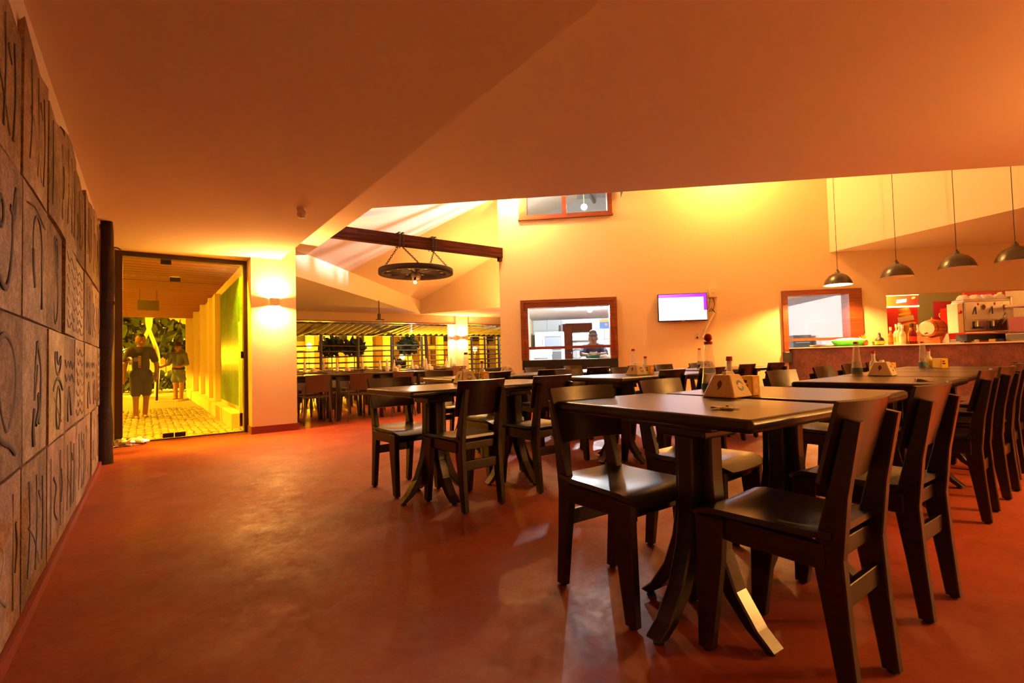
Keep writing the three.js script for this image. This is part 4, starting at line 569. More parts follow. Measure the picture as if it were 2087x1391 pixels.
const chairGeo = (() => {
  const g = {};
  const rear = [[0.192, 0.012], [0.228, 0.012], [0.212, 0.22], [0.203, 0.40], [0.220, 0.57], [0.256, 0.768], [0.226, 0.774], [0.182, 0.59], [0.145, 0.44], [0.140, 0.36], [0.165, 0.20]];
  const front = [[-0.214, 0.012], [-0.174, 0.012], [-0.130, 0.30], [-0.120, 0.43], [-0.208, 0.43], [-0.208, 0.33]];
  g.rear = [-1, 1].map(s => uvm(side(rear, 0.036, s * 0.146))); g.front = [-1, 1].map(s => uvm(side(front, 0.036, s * 0.170)));
  g.rail = [-1, 1].map(s => uvm(side([[-0.205, 0.375], [0.16, 0.37], [0.16, 0.432], [-0.205, 0.440]], 0.028, s * 0.158)));
  g.apron = uvm(rbox(0.33, 0.06, 0.024, 0.004, 0, 0.405, -0.178)); g.rearApron = uvm(rbox(0.28, 0.05, 0.022, 0.004, 0, 0.405, 0.165)); g.stretcher = uvm(rbox(0.28, 0.062, 0.02, 0.004, 0, 0.285, 0.185));
  g.glide = cyl(0.013, 0.014, 0.014);
  g.seat = uvm(panel(0, 0, 12, (a, b) => { const z = 0.185 - b * 0.42, w = 0.172 + 0.020 * b - (b > 0.88 ? (b - 0.88) ** 2 * 2.2 : 0), f = b > 0.82 ? (b - 0.82) * (b - 0.82) * 0.9 : 0; return V(a * w, 0.456 - 0.020 * (1 - a * a) * Math.sin(Math.min(1, b * 1.25) * Math.PI * 0.9) - f + (b < 0.15 ? (0.15 - b) * 0.05 : 0), z); }, 0.017));
  g.back = uvm(panel(0, 0, 8, (a, b) => { const y = 0.600 + b * 0.224, w = 0.178 + 0.010 * b; return V(a * w, y, 0.170 + (y - 0.59) * 0.27 + 0.036 * (1 - a * a) - 0.014); }, 0.013));
  g.bolt = merge([-1, 1].flatMap(s => [0.64, 0.70].map(y => rod([s * 0.146, y, 0.17 + (y - 0.59) * 0.27], [s * 0.146, y, 0.184 + (y - 0.59) * 0.27], 0.006, 8))));
  return g;
})();
function makeChair(label, group) {
  const t = thing('dining_chair', label, 'chair', [0, 0, 0], 0, group), G = chairGeo;
  mesh('seat', G.seat, M.wood, t); mesh('backrest', G.back, M.wood, t);
  for (const i of [0, 1]) { for (const [k, z, x] of [['rear', 0.210, 0.146], ['front', -0.193, 0.170]]) { const l = mesh('leg', G[k][i], M.wood, t); mesh('glide', G.glide, M.rubber, l).position.set((i * 2 - 1) * x, 0, z); } mesh('seat_rail', G.rail[i], M.wood, t); }
  mesh('front_apron', G.apron, M.wood, t); mesh('rear_apron', G.rearApron, M.wood, t); mesh('stretcher', G.stretcher, M.wood, t);
  return t;
}
const tableGeo = (() => {
  const leg = []; const outer = [[0.072, 0.70], [0.072, 0.52], [0.078, 0.40], [0.100, 0.28], [0.145, 0.16], [0.215, 0.06], [0.262, 0.022]], inner = [[0.235, 0.022], [0.18, 0.06], [0.11, 0.14], [0.055, 0.25], [0.02, 0.36], [0.012, 0.50], [0.012, 0.70]];
  const pts = [...outer, ...inner]; return { leg: uvm(side(pts, 0.066, 0, 0.006)), glide: merge([cyl(0.012, 0.012, 0.024, 0, 0, 0.242), cyl(0.018, 0.018, 0.007, 0, 0, 0.242)]), plate: uvm(rbox(0.36, 0.022, 0.36, 0.008, 0, 0.717, 0)), block: uvm(rbox(0.20, 0.05, 0.20, 0.012, 0, 0.69, 0)) };
})();
function makeTable(x, z, sx, sz, deg, label, ped = [0, 0], group) {
  const t = thing('dining_table', label, 'table', [x, 0, z], deg * Math.PI / 180, group);
  mesh('table_top', uvm(rbox(sx, 0.042, sz, 0.0185, 0, 0.749, 0, 4)), M.wood, t);
  const p = mesh('top_plate', tableGeo.plate, M.wood, t); p.position.set(ped[0], 0, ped[1]); const b = mesh('column_block', tableGeo.block, M.wood, t); b.position.set(ped[0], 0, ped[1]);
  for (let i = 0; i < 4; i++) { const l = mesh('leg', tableGeo.leg, M.wood, t); l.position.set(ped[0], 0, ped[1]); l.rotation.y = i * Math.PI / 2; mesh('glide', tableGeo.glide, M.rubber, l); }
  return t;
}
let chair0 = null;
function chair(x, z, deg, label, group) { const ry = deg * Math.PI / 180; if (!chair0) { chair0 = makeChair(label, group); chair0.position.set(x, 0, z); chair0.rotation.y = ry; return chair0; } return copyOf(chair0, [x, 0, z], ry, label, group); }
// dining tables stand in rows; labels count from the stone relief wall
const ORD = ['first', 'second', 'third', 'fourth', 'fifth', 'sixth', 'seventh'];
makeTable(1.665, -1.13, 0.60, 0.885, -3.4, 'dark wooden pedestal table with the torn sachet on it', [-0.055, 0.085]);
makeTable(2.36, -1.10, 0.69, 0.80, 2.3, 'dark wooden pedestal table pushed against the table with the torn sachet');
chair(1.630, -0.75, 0, 'dark wooden chair with its back to the rear wall at the torn-sachet table');
chair(2.345, -0.76, -2, 'dark wooden chair, back to the rear wall, at the table joined to the torn-sachet table');
chair(1.545, -1.36, 178, 'dark wooden chair on the far side of the torn-sachet table, seat lit white');
chair(2.20, -1.42, 183, 'dark wooden chair on the far side of the table joined to the torn-sachet table');
function row(where, tables, near, far) {
  tables.forEach(([x, z, sx, sz, r], i) => makeTable(x, z, sx, sz, r, `${ORD[i]} dark wooden table from the stone wall in the ${where}`, [0, 0], 'tables of the ' + where));
  near.forEach(([x, z, r], i) => chair(x, z, r, `${ORD[i]} wooden chair from the stone wall, open side of the ${where}`, 'open-side chairs of the ' + where));
  far.forEach(([x, z, r], i) => chair(x, z, r, `${ORD[i]} wooden chair from the stone wall, kitchen side of the ${where}`, 'kitchen-side chairs of the ' + where));
}
row('row before the bar', [[3.60, -1.09, 0.79, 0.70, 2], [4.40, -1.15, 0.76, 0.70, 3], [5.12, -1.21, 0.65, 0.70, 4], [5.81, -1.26, 0.69, 0.70, 3]], [[3.78, -0.86, 3], [4.44, -0.87, 0], [5.10, -0.92, 2], [5.75, -0.98, -2]], [[3.52, -1.42, 176], [4.35, -1.47, 181], [5.05, -1.53, 184], [5.8, -1.58, 180]]);
row('pair beside the aisle', [[1.61, -3.11, 0.70, 0.66, 3.4], [2.325, -3.155, 0.70, 0.66, 3.4]], [[1.715, -2.885, 4], [2.36, -2.92, 2]], [[1.56, -3.50, 184], [2.36, -3.50, 182]]);
row('middle pair', [[3.49, -3.07, 0.74, 0.72, 0], [4.24, -3.03, 0.70, 0.70, 1]], [[3.62, -2.80, 2], [4.22, -2.78, -3]], [[3.42, -3.45, 178], [4.2, -3.42, 182]]);
row('pair below the television', [[5.30, -3.30, 0.70, 0.70, 0], [6.02, -3.30, 0.70, 0.70, 0]], [[5.32, -3.04, 3], [6.0, -3.04, -2]], [[5.26, -3.66, 181], [6.0, -3.66, 178]]);
row('row before the hatch', [[2.75, -4.55, 0.70, 0.68, -1], [3.46, -4.52, 0.70, 0.68, 0], [4.18, -4.52, 0.70, 0.68, 1], [4.90, -4.55, 0.70, 0.68, 0]], [[2.78, -4.25, -3], [3.48, -4.2, -1], [4.21, -4.22, 1], [4.93, -4.25, 3]], [[2.73, -4.91, 180], [3.43, -4.86, 181], [4.16, -4.88, 182], [4.88, -4.91, 183]]);
// resin chairs and straight-legged tables in the far dining area
{
  const mk = (label, group) => { const t = thing('resin_chair', label, 'chair', [0, 0, 0], 0, group);
    mesh('seat', panel(0, 0, 6, (a, b) => V(a * (0.19 + 0.01 * b), 0.43 - 0.012 * (1 - a * a), 0.2 - b * 0.4), 0.018), M.plasticChair, t);
    mesh('backrest', panel(0, 0, 6, (a, b) => V(a * (0.165 + 0.025 * b), 0.50 + b * 0.27, 0.19 + b * 0.06 + 0.03 * (1 - a * a)), 0.012), M.plasticChair, t);
    for (const s of [-1, 1]) { mesh('leg', tube([[s * 0.215, 0, 0.25], [s * 0.195, 0.25, 0.21], [s * 0.185, 0.48, 0.17], [s * 0.172, 0.60, 0.20]], 0.014, 7), M.plasticChair, t); mesh('leg', rod([s * 0.205, 0, -0.21], [s * 0.185, 0.43, -0.17], 0.013, 7, 0.018), M.plasticChair, t); mesh('seat_rail', rod([s * 0.185, 0.425, -0.18], [s * 0.185, 0.435, 0.18], 0.014, 7), M.plasticChair, t); }
    return t; };
  let c0 = null; const rc = (x, z, deg, label, group) => { const ry = deg * Math.PI / 180; if (!c0) { c0 = mk(label, group); c0.position.set(x, 0, z); c0.rotation.y = ry; } else copyOf(c0, [x, 0, z], ry, label, group); };
  let t0 = null; const tb = (x, z, label, group) => { if (!t0) { t0 = thing('square_table', label, 'table', [x, 0, z], 0, group); mesh('table_top', uvm(rbox(0.66, 0.035, 0.66, 0.012, 0, 0.742, 0)), M.wood, t0); for (const [a, b] of [[-1, -1], [1, -1], [-1, 1], [1, 1]]) mesh('leg', rbox(0.05, 0.725, 0.05, 0.006, a * 0.28, 0.3625, b * 0.28), M.wood, t0); mesh('apron', [rbox(0.52, 0.07, 0.02, 0.004, 0, 0.685, 0.28), rbox(0.52, 0.07, 0.02, 0.004, 0, 0.685, -0.28)], M.wood, t0); } else copyOf(t0, [x, 0, z], 0, label, group); };
  const rows = [[-8.42, [2.09, 2.77, 3.50, 4.20], 'beside the pillar', 1], [-10.5, [2.6, 3.3, 4.2, 4.9, 5.7], 'in the far middle row', 0], [-12.4, [2.7, 3.5, 4.4, 5.3, 6.2, 7.0], 'by the bamboo fence', 0]];
  for (const [z, xs, where, k] of rows) for (const [i, x] of xs.entries()) {
    tb(x, z, `${ORD[i]} square table, from the pillar side, ` + where, 'square tables ' + where);
    rc(x + rr(-0.03, 0.03) + (k ? 0.03 : 0), z + 0.22, rr(-5, 5), `${ORD[i]} brown resin chair, from the pillar side, showing its back, ` + where, 'resin chairs facing away ' + where);
    rc(x + rr(-0.05, 0.05), z - 0.46, 180 + rr(-6, 6), `${ORD[i]} brown resin chair, from the pillar side, facing the hall, ` + where, 'resin chairs facing the hall ' + where);
    if (!k || x > 3) { const b = thing('water_bottle', `pale bottle on the ${ORD[i]} square table from the pillar side, ` + where, 'bottle', [x + rr(-0.12, 0.12), 0.76, z + rr(-0.1, 0.1)], 0, 'bottles ' + where); mesh('bottle_body', lathe([[0.001, 0], [0.035, 0], [0.035, 0.03], [0.016, 0.2], [0.001, 0.2]], 12), M.milky, b); mesh('cap', cyl(0.017, 0.015, 0.03, 0, 0.2, 0, 10), M.white, b); const h = thing('napkin_holder', `napkin box on the ${ORD[i]} square table from the pillar side, ` + where, 'napkin holder', [x + 0.16, 0.76, z - 0.12], rr(0, 1), 'napkin boxes ' + where); mesh('case', rbox(0.11, 0.07, 0.09, 0.012, 0, 0.035, 0), M.plasticPale, h); mesh('napkin', rbox(0.06, 0.02, 0.04, 0.004, 0, 0.075, 0), M.white, h); }
  }
}

// ---------------------------------------------------------------- things on the tables
function frustum(bx, bz, tx, tz, h, r = 0.012) {            // a box with sloping sides and softened edges
  const g = new RoundedBoxGeometry(1, 1, 1, 3, 0.08), p = g.attributes.position;
  for (let i = 0; i < p.count; i++) { const y = p.getY(i) + 0.5, x = p.getX(i), z = p.getZ(i); p.setXYZ(i, x * (bx + (tx - bx) * y), y * h, z * (bz + (tz - bz) * y)); }
  g.computeVertexNormals(); return flat(g);
}
const TT = 0.7705;
function napkinBox(x, z, ry, label, pale, group) {
  const t = thing('napkin_holder', label, 'napkin holder', [x, TT, z], ry, group), bx = 0.155, bz = 0.15, tx = 0.085, tz = 0.075, h = 0.095;
  mesh('case', frustum(bx, bz, tx, tz, h), pale ? M.plasticPale : M.plastic, t);
  const sl = Math.atan2((bz - tz) / 2, h), sl2 = Math.atan2((bx - tx) / 2, h);
  const cres = (s) => { const sh = new THREE.Shape(); sh.absarc(0, 0, 0.023, s > 0 ? 0.35 : 0.35 + Math.PI, s > 0 ? 0.35 + 2.3 : 0.35 + Math.PI + 2.3, false); sh.absarc(s * 0.003, -s * 0.010, 0.0235, s > 0 ? 0.35 + 2.2 : 0.35 + Math.PI + 2.2, s > 0 ? 0.55 : 0.55 + Math.PI, true); return new THREE.ExtrudeGeometry(sh, { depth: 0.0012, bevelEnabled: false }); };
  const lg = merge([cres(1), cres(-1)]); lg.rotateX(-sl); lg.translate(0.004, h * 0.52, bz / 2 - (bz - tz) / 2 * 0.52 - 0.002 + 0.0022); mesh('logo', lg, std({ color: rgb(0.03, 0.22, 0.42), roughness: 0.4 }), t);
  const lf = new THREE.ExtrudeGeometry(shape([[0, 0.022], [0.010, 0.012], [0.010, -0.004], [0.002, -0.014], [-0.006, -0.022], [-0.004, -0.010], [-0.010, 0.0], [-0.008, 0.012]]), { depth: 0.0012, bevelEnabled: false }); lf.rotateX(-sl2); lf.rotateY(-Math.PI / 2); lf.translate(-bx / 2 + (bx - tx) / 2 * 0.55 + 0.0005, h * 0.55, 0.0); mesh('leaf_mark', lf, M.leather, t);
  mesh('napkin', rbox(0.05, 0.016, 0.02, 0.004, 0.004, h + 0.004, 0), M.white, t);
  return t;
}
function oilBottle(x, z, label, ball, group) {
  const t = thing('oil_bottle', label, 'bottle', [x, TT, z], 0, group);
  mesh('bottle_body', lathe([[0.001, 0.003], [0.034, 0], [0.036, 0.012], [0.034, 0.04], [0.030, 0.075], [0.019, 0.205], [0.016, 0.225], [0.001, 0.225]], 22), M.bottle, t);
  mesh('contents', lathe([[0.001, 0.006], [0.031, 0.005], [0.032, 0.03], [0.0255, 0.095], [0.001, 0.095]], 18), M.oil, t);
  mesh('paper_label', lathe([[0.0352, 0.022], [0.0338, 0.052]], 22), std({ color: rgb(0.05, 0.14, 0.22), roughness: 0.6, side: THREE.DoubleSide }), t);
  if (ball) { mesh('collar', cyl(0.019, 0.019, 0.014, 0, 0.226, 0), M.redGloss, t); mesh('ball_stopper', sph(0.0185, 0, 0.257, 0), M.redGloss, t); } else mesh('cap', cyl(0.018, 0.016, 0.018, 0, 0.224, 0), M.red, t);
  return t;
}
function sauceBottle(x, z, label, group) {
  const t = thing('sauce_bottle', label, 'bottle', [x, TT, z], 0, group);
  mesh('bottle_body', lathe([[0.001, 0.002], [0.026, 0], [0.0265, 0.075], [0.022, 0.09], [0.0125, 0.105], [0.011, 0.125], [0.0125, 0.15], [0.001, 0.15]], 20), M.milky, t);
  mesh('screw_cap', cyl(0.0145, 0.014, 0.02, 0, 0.15, 0, 16), M.red, t); mesh('paper_label', lathe([[0.0268, 0.02], [0.0268, 0.062]], 20), M.yellowCard, t); return t;
}
function card(x, z, ry, num, label, ad) {
  const t = thing('table_card', label, 'table card', [x, TT, z], ry), w = ad ? 0.125 : 0.062, h = 0.085;
  mesh('holder', rbox(w, h, 0.05, 0.004, 0, h / 2, -0.026), M.yellowCard, t);
  const front = canvas(256, ad ? 174 : 350, (x, W_, H_) => { x.fillStyle = '#f0b400'; x.fillRect(0, 0, W_, H_); if (ad) { x.fillStyle = '#c8401c'; x.fillRect(10, 14, 60, 12); x.fillRect(10, 130, 220, 14); x.fillRect(80, 80, 40, 10); x.fillStyle = '#2c2c30'; x.beginPath(); x.moveTo(110, 110); x.lineTo(125, 84); x.lineTo(160, 62); x.lineTo(205, 60); x.lineTo(236, 84); x.lineTo(240, 108); x.closePath(); x.fill(); x.fillStyle = '#d8d8d8'; x.fillRect(118, 88, 116, 12); x.fillStyle = '#111'; for (const c of [140, 214]) { x.beginPath(); x.arc(c, 110, 13, 0, 7); x.fill(); } } else { x.fillStyle = '#f6df9a'; x.beginPath(); x.ellipse(128, 180, 88, 130, 0, 0, 7); x.fill(); x.fillStyle = '#ee9a10'; x.font = 'bold 128px sans-serif'; x.textAlign = 'center'; x.fillText(num, 128, 232); } });
  mesh('card_face', new THREE.PlaneGeometry(w - 0.004, h - 0.004).translate(0, h / 2, 0.0006), std({ map: front, roughness: 0.5 }), t);
  const sp = mesh('side_print', merge([[0.055, 0.016], [0.035, 0.020]].map(([y, q]) => bb(-w / 2 - 0.0012, -w / 2 - 0.0002, y, y + 0.012, -0.04, -0.04 + q))), M.charcoal, t); return t;
}
napkinBox(1.985, -1.145, 0, 'yellow napkin box with blue swirl logo beside the tall red-stoppered bottle'); oilBottle(2.045, -1.262, 'tall clear cone bottle with red ball stopper behind the yellow napkin box', true); sauceBottle(2.115, -1.205, 'small white bottle with red screw cap right behind the orange 06 card'); card(2.112, -1.085, 0, '06', 'yellow card with orange number 06 beside the yellow napkin box');
napkinBox(1.99, -3.305, 0, 'beige napkin box on the pair of tables beside the aisle', true); oilBottle(2.10, -3.47, 'tall cone bottle with red cap on the pair of tables beside the aisle'); sauceBottle(2.19, -3.37, 'small white bottle with red cap on the pair of tables beside the aisle'); card(2.155, -3.262, 0, '22', 'yellow number card on the pair of tables beside the aisle');
napkinBox(3.65, -2.99, 0, 'beige napkin box with blue logo on the middle pair of tables', true); oilBottle(3.72, -3.08, 'tall cone bottle with white neck and red cap on the middle pair of tables'); sauceBottle(3.82, -3.02, 'small white bottle with red cap on the middle pair of tables'); card(3.80, -2.93, 0, '18', 'yellow number card on the middle pair of tables');
napkinBox(5.12, -3.18, 0.2, 'brownish napkin box on the pair of tables below the television', true); oilBottle(5.16, -3.30, 'tall clear bottle with dark cap on the pair of tables below the television');
napkinBox(3.30, -4.55, 0, 'beige napkin box on the row of tables before the hatch', true);
napkinBox(4.10, -1.22, 0.08, 'beige napkin box with leaf mark on the row of tables before the bar', true); oilBottle(4.13, -1.38, 'clear cone bottle behind the leaf-marked napkin box before the bar'); sauceBottle(4.27, -1.32, 'small bottle with red cap next to the leaf-marked napkin box'); card(4.24, -1.19, 0.1, '', 'small yellow card beside the leaf-marked napkin box before the bar', true);
oilBottle(5.62, -1.36, 'clear cone bottle behind the yellow car advert card'); sauceBottle(5.80, -1.36, 'small bottle with red cap behind the yellow car advert card'); { const t = card(5.72, -1.24, 0.55, '', 'wide yellow advert card with a car picture, on the row before the bar', true); t.scale.set(1.5, 1, 1); }
{ const t = thing('torn_sachet', 'torn yellow and white sachet lying near the edge of the table', 'sachet', [1.535, TT, -0.905], 0.3); const g = panel(0, 0, 6, (a, b) => V(a * 0.02, 0.004 + 0.003 * Math.sin(a * 4) * Math.cos(b * 5) + 0.003, (b - 0.5) * 0.065), 0.002); mesh('wrapper', g, M.plastic, t); mesh('fold', panel(0, 0, 4, (a, b) => V(0.024 + a * 0.012, 0.002 + 0.002 * b, (b - 0.2) * 0.06), 0.0015), M.paper, t); mesh('print', sph(0.005, 0.0, 0.009, 0.015, 8), M.leather, t); }
{ const p = atY(1883, 776, TT), t = thing('crumpled_paper', 'small crumpled paper scrap on the row of four tables', 'paper', [p.x, TT, p.z], 0.4); mesh('sheet', panel(0, 0, 5, (a, b) => V(a * 0.04, 0.008 + 0.007 * Math.sin(a * 5 + b * 4), (b - 0.5) * 0.07), 0.002), M.paper, t); mesh('corner', panel(0, 0, 3, (a, b) => V(0.03 + a * 0.012, 0.010 + 0.008 * b, b * 0.03), 0.0015), M.paper, t); }
{ const p = atY(262, 908, 0), t = thing('foil_bag', 'crumpled shiny plastic bag on the floor by the glass door', 'bag', [p.x, 0, p.z - 0.05], 0.2); const g = new THREE.IcosahedronGeometry(0.13, 3), q = g.attributes.position; for (let i = 0; i < q.count; i++) { const x = q.getX(i), y = q.getY(i), z = q.getZ(i), s = 1 + 0.25 * Math.sin(x * 60 + y * 31) * Math.sin(z * 47 + y * 20); q.setXYZ(i, x * 1.35 * s, Math.max(0, y * 0.5 * s + 0.03), z * 0.8 * s); } g.computeVertexNormals(); mesh('wrapper', g, M.foil, t); mesh('paper', panel(0, 0, 4, (a, b) => V(-0.16 + a * 0.05, 0.012 + 0.006 * Math.sin(a * 4), b * 0.1), 0.002), M.paper, t); }

// ---------------------------------------------------------------- outdoors, seen through the far opening and the glass door
function foliage(n, r, leaf, squash = 0.8) { const out = []; for (let i = 0; i < n; i++) { const g = new THREE.PlaneGeometry(leaf * rr(0.6, 1.3), leaf * rr(1.0, 2.2), 1, 2), p = g.attributes.position; for (let k = 0; k < p.count; k++) { const y = p.getY(k) / leaf; p.setX(k, p.getX(k) * (1 - Math.abs(y) * 0.55)); p.setZ(k, -y * y * leaf * 0.2); } g.rotateX(rr(-1.2, 1.2)); g.rotateY(rr(0, 6.3)); g.rotateZ(rr(-0.8, 0.8)); const a = rr(0, 6.3), b = Math.acos(rr(-1, 1)), q = r * Math.cbrt(rr(0.15, 1)); g.translate(q * Math.sin(b) * Math.cos(a), q * Math.cos(b) * squash, q * Math.sin(b) * Math.sin(a)); g.computeVertexNormals(); out.push(g); } return merge(out); }
function plant(name, label, category, x, y, z, r, n, leaf, group) { const t = thing(name, label, category, [x, 0, z], 0, group); const f = mesh('foliage', foliage(n, r, leaf), M.leaf, t); f.position.y = y; mesh('stem', rod([0, 0, 0], [0, y, 0], 0.018, 6), M.bamboo, t); return t; }
{
  const zf = -14.6, t = thing('bamboo_fence', 'open fence of thin bamboo rails and posts beyond the far opening', 'fence');
  const ends = px => atZ(px, 720, zf).x;
  for (const y of [0.60, 0.79, 0.945, 1.11, 1.275, 1.43]) { const pts = []; for (let x = 1.9; x <= 12.6; x += 1.07) pts.push([x, y + rr(-0.012, 0.012), zf + rr(-0.01, 0.01)]); mesh('rail', tube(pts, 0.022, 6, 40), M.bamboo, t); }
  mesh('rail', tube([[8.6, 1.62, zf], [9.6, 1.64, zf], [10.6, 1.62, zf], [11.6, 1.66, zf]], 0.02, 6), M.bamboo, t);
  for (const px of [654, 730, 798, 860, 961, 988, 1016]) mesh('post', rod([ends(px), -0.035, zf], [ends(px), 1.72, zf], 0.045, 8, 0.04), M.bamboo, t);
  mesh('bark_post', rod([ends(868), -0.035, zf + 0.15], [ends(865), 1.78, zf + 0.12], 0.07, 8, 0.06), M.bark, t);
  // tiled lean-to roof
  const pg = thing('tiled_canopy', 'clay-tiled canopy on timber rafters outside the far opening', 'canopy');
  const y0 = 2.42, z0 = -13.8, y1 = 1.98, z1 = -17.6, slope = Math.atan2(y0 - y1, z0 - z1), len = Math.hypot(y0 - y1, z0 - z1);
  const tg = new THREE.CylinderGeometry(0.125, 0.105, 0.58, 10, 1, true, -Math.PI / 2, Math.PI), cols = 43, rws = 7, im = new THREE.InstancedMesh(tg, M.clay, cols * rws * 2); M.clay.side = THREE.DoubleSide;
  const mt = new THREE.Matrix4(), q = new THREE.Quaternion(); let k = 0;
  for (let c = 0; c < cols; c++) for (let r = 0; r < rws; r++) for (const flip of [0, 1]) { const s = (r + 0.5) / rws, p = V(1.8 + c * 0.25 + flip * 0.125, y0 + (y1 - y0) * s + (flip ? 0.11 : 0.04), z0 + (z1 - z0) * s); q.setFromEuler(new THREE.Euler(-Math.PI / 2 - slope, flip ? 0 : Math.PI, 0, 'XYZ')); mt.compose(p, q, V(1, 1, 1)); im.setMatrixAt(k++, mt); }
  im.name = 'roof_tiles'; im.userData.kind = 'stuff'; im.castShadow = im.receiveShadow = true; pg.add(im);
  for (const px of [640, 800, 985, 1100]) { const x = atZ(px, 690, -16).x; mesh('rafter', bar([x + 0.5, y0 - 0.07, z0], [x - 0.1, y1 - 0.07, z1], 0.09, 0.10), M.bamboo, pg); }
  for (const [s, w] of [[0.02, 0.09], [0.42, 0.08], [0.98, 0.10]]) mesh('purlin', bb(1.8, 12.6, y0 + (y1 - y0) * s - 0.10, y0 + (y1 - y0) * s - 0.02, z0 + (z1 - z0) * s - w / 2, z0 + (z1 - z0) * s + w / 2), M.bamboo, pg);
  for (const px of [655, 800, 1016]) { const x = atZ(px, 690, -17.5).x; mesh('canopy_post', rod([x, -0.035, -17.5], [x, 1.95, -17.5], 0.06, 8), M.bamboo, pg); }
  // building across the street
  const zb = -24, b = thing('street_building', 'yellow-lit colonnaded building across the street', 'building', [0, 0, zb]);
  mesh('wall', bb(3, 30, -0.035, 7, -1.2, -1.0), M.facadeDark, b); mesh('awning', bb(3, 30, 1.55, 1.75, -1.0, -0.4), M.clay, b); mesh('cornice', bb(3, 30, 3.4, 3.6, -1.0, 0.1), M.facade, b);
  for (let i = 0; i < 17; i++) { const x = 3.2 + i * 0.98 + rr(-0.2, 0.2); mesh('column', bb(x - 0.16, x + 0.16, -0.035, 3.4, -0.3, 0.0), M.facade, b); }
  for (let i = 0; i < 15; i++) { const x = 3.7 + i * 1.1 + rr(-0.15, 0.15), w = mesh('window', bb(x - 0.3, x + 0.3, 2.0, 3.1, -1.02, -0.97), M.black, b); mesh('shutter', bb(x - 0.3, x - 0.02, 0.2, 1.5, -1.0, -0.95), i % 3 ? M.clay : M.frame, b); }
  // dark hanging plants, a fern on a table
  plant('hanging_fern', 'dense dark leafy bush behind the fence between two posts, the wider one', 'plant', atZ(676, 703, -15.2).x, 1.44, -15.2, 0.34, 280, 0.13);
  plant('hanging_fern', 'dark leafy bush right against a fence post', 'plant', atZ(722, 708, -15.0).x, 1.40, -15.0, 0.30, 240, 0.13);
  plant('hanging_fern', 'dark leafy bush behind the fence near the far column', 'plant', atZ(831, 700, -15.2).x, 1.46, -15.2, 0.34, 260, 0.13);
  plant('low_shrub', 'small shrub rising just behind the lowest fence rails', 'plant', atZ(812, 735, -15).x, 0.82, -15.0, 0.24, 160, 0.10);
  for (const [px, py, z, lab] of [[659, 698, -19.5, 'bright street lamp globe beside the left bush beyond the fence'], [820, 726, -18.6, 'street lamp globe low behind the fence'], [630, 704, -21, 'small distant lamp globe beyond the left end of the fence'], [968, 711, -20, 'street lamp globe seen between the far column and the kitchen wall']]) {
    const p = atZ(px, py, z), s = thing('street_lamp', lab, 'street lamp', [p.x, 0, z]); mesh('pole', rod([0, -0.035, 0], [0, p.y - 0.1, 0], 0.04, 8, 0.03), M.bamboo, s); mesh('lamp_globe', sph(0.11, 0, p.y, 0), M.glowSodium, s); const l = new THREE.PointLight(SODIUM, POWER.street, 0, 2); l.position.set(0, p.y, 0); l.castShadow = true; l.shadow.radius = 4; s.add(l);
  }
  { const p = V(5.6, 4.6, -19.6), s = thing('street_lamp', 'added tall street lamp with flat head above the clay-tiled canopy', 'street lamp', [p.x, 0, p.z]); mesh('pole', rod([0, -0.035, 0], [0, 4.6, 0], 0.06, 8, 0.04), M.bamboo, s); mesh('lamp_head', rbox(0.5, 0.08, 0.2, 0.02, 0, 4.62, 0), M.bamboo, s); mesh('lamp_lens', bb(-0.2, 0.2, 4.565, 4.575, -0.08, 0.08), M.glowSodium, s); const l = new THREE.PointLight(SODIUM, POWER.street * 2.5, 0, 2); l.position.set(0, 4.5, 0); l.castShadow = true; l.shadow.radius = 4; s.add(l); }  // lamp added above the canopy to light the facade and tiles
  { const x = atZ(838, 663, -14.1).x, s = thing('canopy_lamp', 'small white lamp hanging under the canopy outside the far opening', 'lamp', [x, 1.86, -14.1]); mesh('holder', cyl(0.03, 0.03, 0.14, 0, 0.06, 0), M.white, s); mesh('light_bulb', sph(0.03, 0, 0, 0), M.glowWhite, s); mesh('wire', rod([0, 0.2, 0], [0, 0.5, 0], 0.005, 5), M.black, s); const l = new THREE.PointLight(WHITE, 1.5, 0, 2); l.castShadow = true; s.add(l); }
  // white floodlight on the part of the canopy past the column
  { const s = thing('canopy_floodlight', 'white floodlight under the canopy past the far column', 'lamp', [11.2, 1.95, -14.5]); mesh('housing', rbox(0.2, 0.14, 0.08, 0.01, 0, 0, -0.05), M.black, s); mesh('lamp_lens', bb(-0.08, 0.08, -0.05, 0.05, -0.008, 0.0), M.glowWhite, s); const l = new THREE.PointLight(WHITE, 9, 0, 2); l.position.set(-0.1, 0.05, 0.1); l.castShadow = true; s.add(l); }
}
